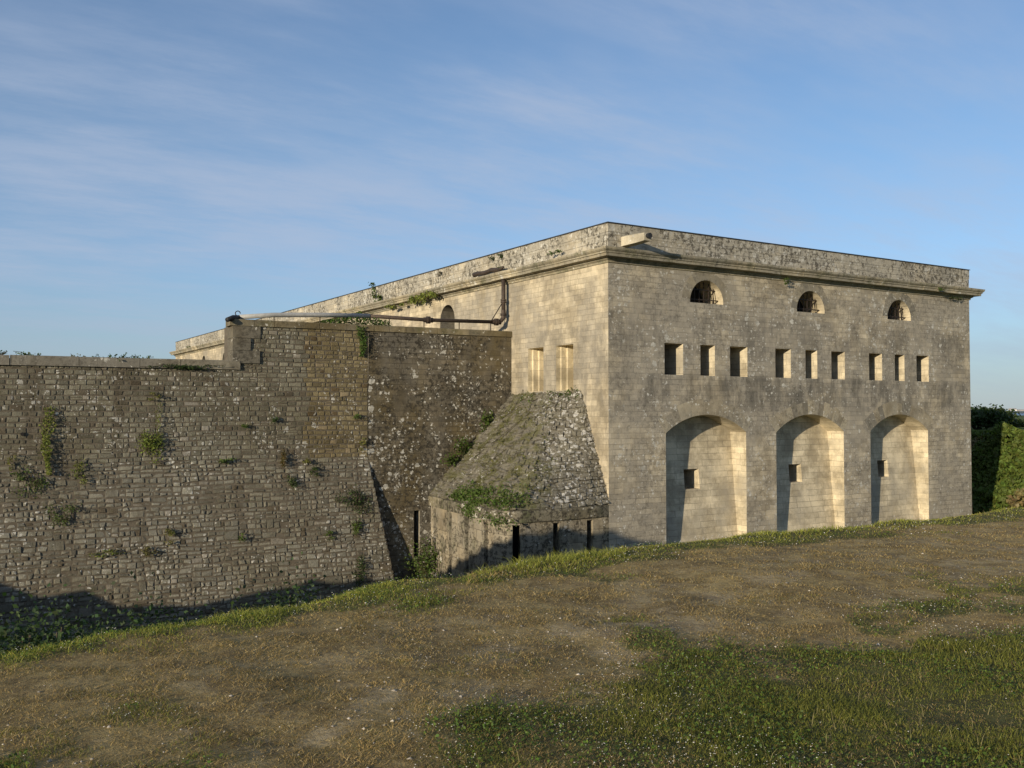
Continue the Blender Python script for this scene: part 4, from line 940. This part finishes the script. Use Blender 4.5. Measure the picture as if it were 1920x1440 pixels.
wd = np.maximum(.0032, r*.00055)*rng.uniform(.7, 1.5, n)
lean = np.where(gr, rng.uniform(.2, 1.6, n), rng.uniform(.5, 2.4, n))
gc = np.array((.165, .175, .036))[None]*(1-cl[:, None]*.3)+np.array((.085, .06, .012))*rng.random((n, 1))**3*1.
gc = gc*(1+lip[:, None]*.55); dcx = np.array((.38, .27, .115))*rng.uniform(.45, 1.15, (n, 1)); dcx = dcx*(.55+.9*vn(x, y, 3.3, 3))[:, None]; dcx = np.where(rng.random((n, 1)) < .1, np.array((.46, .37, .21)), dcx)
C = np.where(gr[:, None], gc*rng.uniform(.6, 1.5, (n, 1)), dcx)
for nm, sel, lab in (('green_grass', gr, 'short green grass covering the near ground and the ditch lip'), ('dry_grass', ~gr, 'dry straw coloured grass blades scattered on the path')):
    Vv, k_, Cc = blades(x[sel], y[sel], h[sel], wd[sel], lean[sel], C[sel])
    tag(link(nm, blademesh(nm, Vv, k_, Cc), M_grass), lab, 'grass', kind='stuff')
# taller seeding stalks and straws
x, y, r = scatter(3500, 3.5, 18.); g, _, _ = zones(x, y); d_ = sdist(x, y); s_ = (d_ < .4) & (g > .5); x, y, r = x[s_], y[s_], r[s_]; n = len(x)
Vv, k_, Cc = blades(x, y, rng.uniform(.05, .11, n), np.maximum(.003, r*.0004), rng.uniform(.1, .6, n), np.array((.22, .19, .09))*rng.uniform(.7, 1.3, (n, 1)))
tag(link('seed_stalks', blademesh('seed_stalks', Vv, k_, Cc), M_grass), 'thin pale seeding stalks standing in the green grass', 'grass', kind='stuff')
# broad leaves of clover and plantain
x, y, r = scatter(110000, 3.4, 14.); g, _, _ = zones(x, y); c_ = vn(x, y, 1.3, 3); s_ = (g > .45) & (rng.random(len(x)) < (c_-.4)*4) & (sdist(x, y) < .5); x, y, r = x[s_], y[s_], r[s_]
P_ = np.column_stack([x, y, H(x, y)+rng.uniform(.015, .05, len(x))]); v, f, c = leafmesh(P_, (0, 0, 1.), .017, (.085, .125, .024), .4, .6)
tag(link('clover', npmesh('clover', v, f, c), M_leaf), 'small broad leaves of clover among the grass', 'ground cover', kind='stuff')
# white flowers, shell bits and pebbles
def gems(x, y, s, colr, lift, name, label, cat):
    n = len(x); z = H(x, y)+lift; oc_ = np.array([(1, 0, 0), (0, 1, 0), (-1, 0, 0), (0, -1, 0), (0, 0, .6), (0, 0, -.4)], float)
    J = rng.uniform(.6, 1.3, (n, 6, 1)); Vv = (np.stack([x, y, z], 1)[:, None]+oc_[None]*s[:, None, None]*J).reshape(-1, 3)
    tf = np.array([(0, 1, 4), (1, 2, 4), (2, 3, 4), (3, 0, 4), (1, 0, 5), (2, 1, 5), (3, 2, 5), (0, 3, 5)]); Fc = (np.arange(n)[:, None, None]*6+tf[None]).reshape(-1, 3)
    tag(link(name, npmesh(name, Vv, Fc, np.repeat(colr, 6, 0)), M_peb), label, cat, kind='stuff')
x, y, r = scatter(16000, 3.5, 17.); g, p, _ = zones(x, y); c_ = vn(x, y, .8, 2); dd_ = sdist(x, y); s_ = (g > .25) & (dd_ < .5) & (((c_ > .60) & (rng.random(len(x)) < .8)) | ((dd_ > -1) & (rng.random(len(x)) < .3)) | (np.exp(-((x-3.2)**2/1.6+(y-7.6)**2/.5)) > rng.random(len(x))) | (rng.random(len(x)) < .06)); x, y, r = x[s_], y[s_], r[s_]; n = len(x)
gems(x, y, np.maximum(.004, r*.0007)*rng.uniform(.6, 1.2, n), np.array((.62, .60, .55))*rng.uniform(.6, 1.1, (n, 1)), rng.uniform(.02, .07, n), 'tiny_white_flowers', 'tiny white flowers dotted through the grass', 'flowers')
x, y, r = scatter(14000, 3.5, 14.); g, p, _ = zones(x, y); pc = np.exp(-((x-.55)**2/.9+(y-7.)**2/.7))+.35*(vn(x, y, .6, 3) > .6); s_ = (g < .5) & (rng.random(len(x)) < .12+.8*pc) & (sdist(x, y) < -.8); x, y, r = x[s_], y[s_], r[s_]; n = len(x)
gems(x, y, rng.uniform(.004, .011, n)*(.7+.6*rng.random(n)**6*2), np.array((.38, .34, .28))*rng.uniform(.5, 1.4, (n, 1)), np.full(n, .002), 'pebbles', 'pale pebbles and chips lying on the worn path', 'pebbles')
# bank growth on the far side of the ditch
n = 90000; x = rng.uniform(25, 42, n); y = rng.uniform(46, 62, n); dd_ = sdist(x, y); s_ = (dd_ > -2.5) & (dd_ < 8.5) & (x/y < .80) & (x/y > .44); x, y = x[s_], y[s_]
z = H(x, y)+rng.random(len(x))*.35+np.maximum(0, vn(x, y, 1.1, 2)-.42)*1.9*np.clip((dd_[s_]+1.5)/2, 0, 1); c0 = vn(x, y, .7, 3)[:, None]; cb = np.where(c0 > .68, np.array((.17, .14, .06)), np.array((.085, .115, .022)))
v, f, c = leafmesh(np.column_stack([x, y, z]), (-.4, -.3, .6), .26, cb, .45, .8)
tag(link('bank_plants', npmesh('bank_plants', v, f, c), M_leaf), 'thick green growth covering the far bank of the ditch', 'ground cover', kind='stuff')
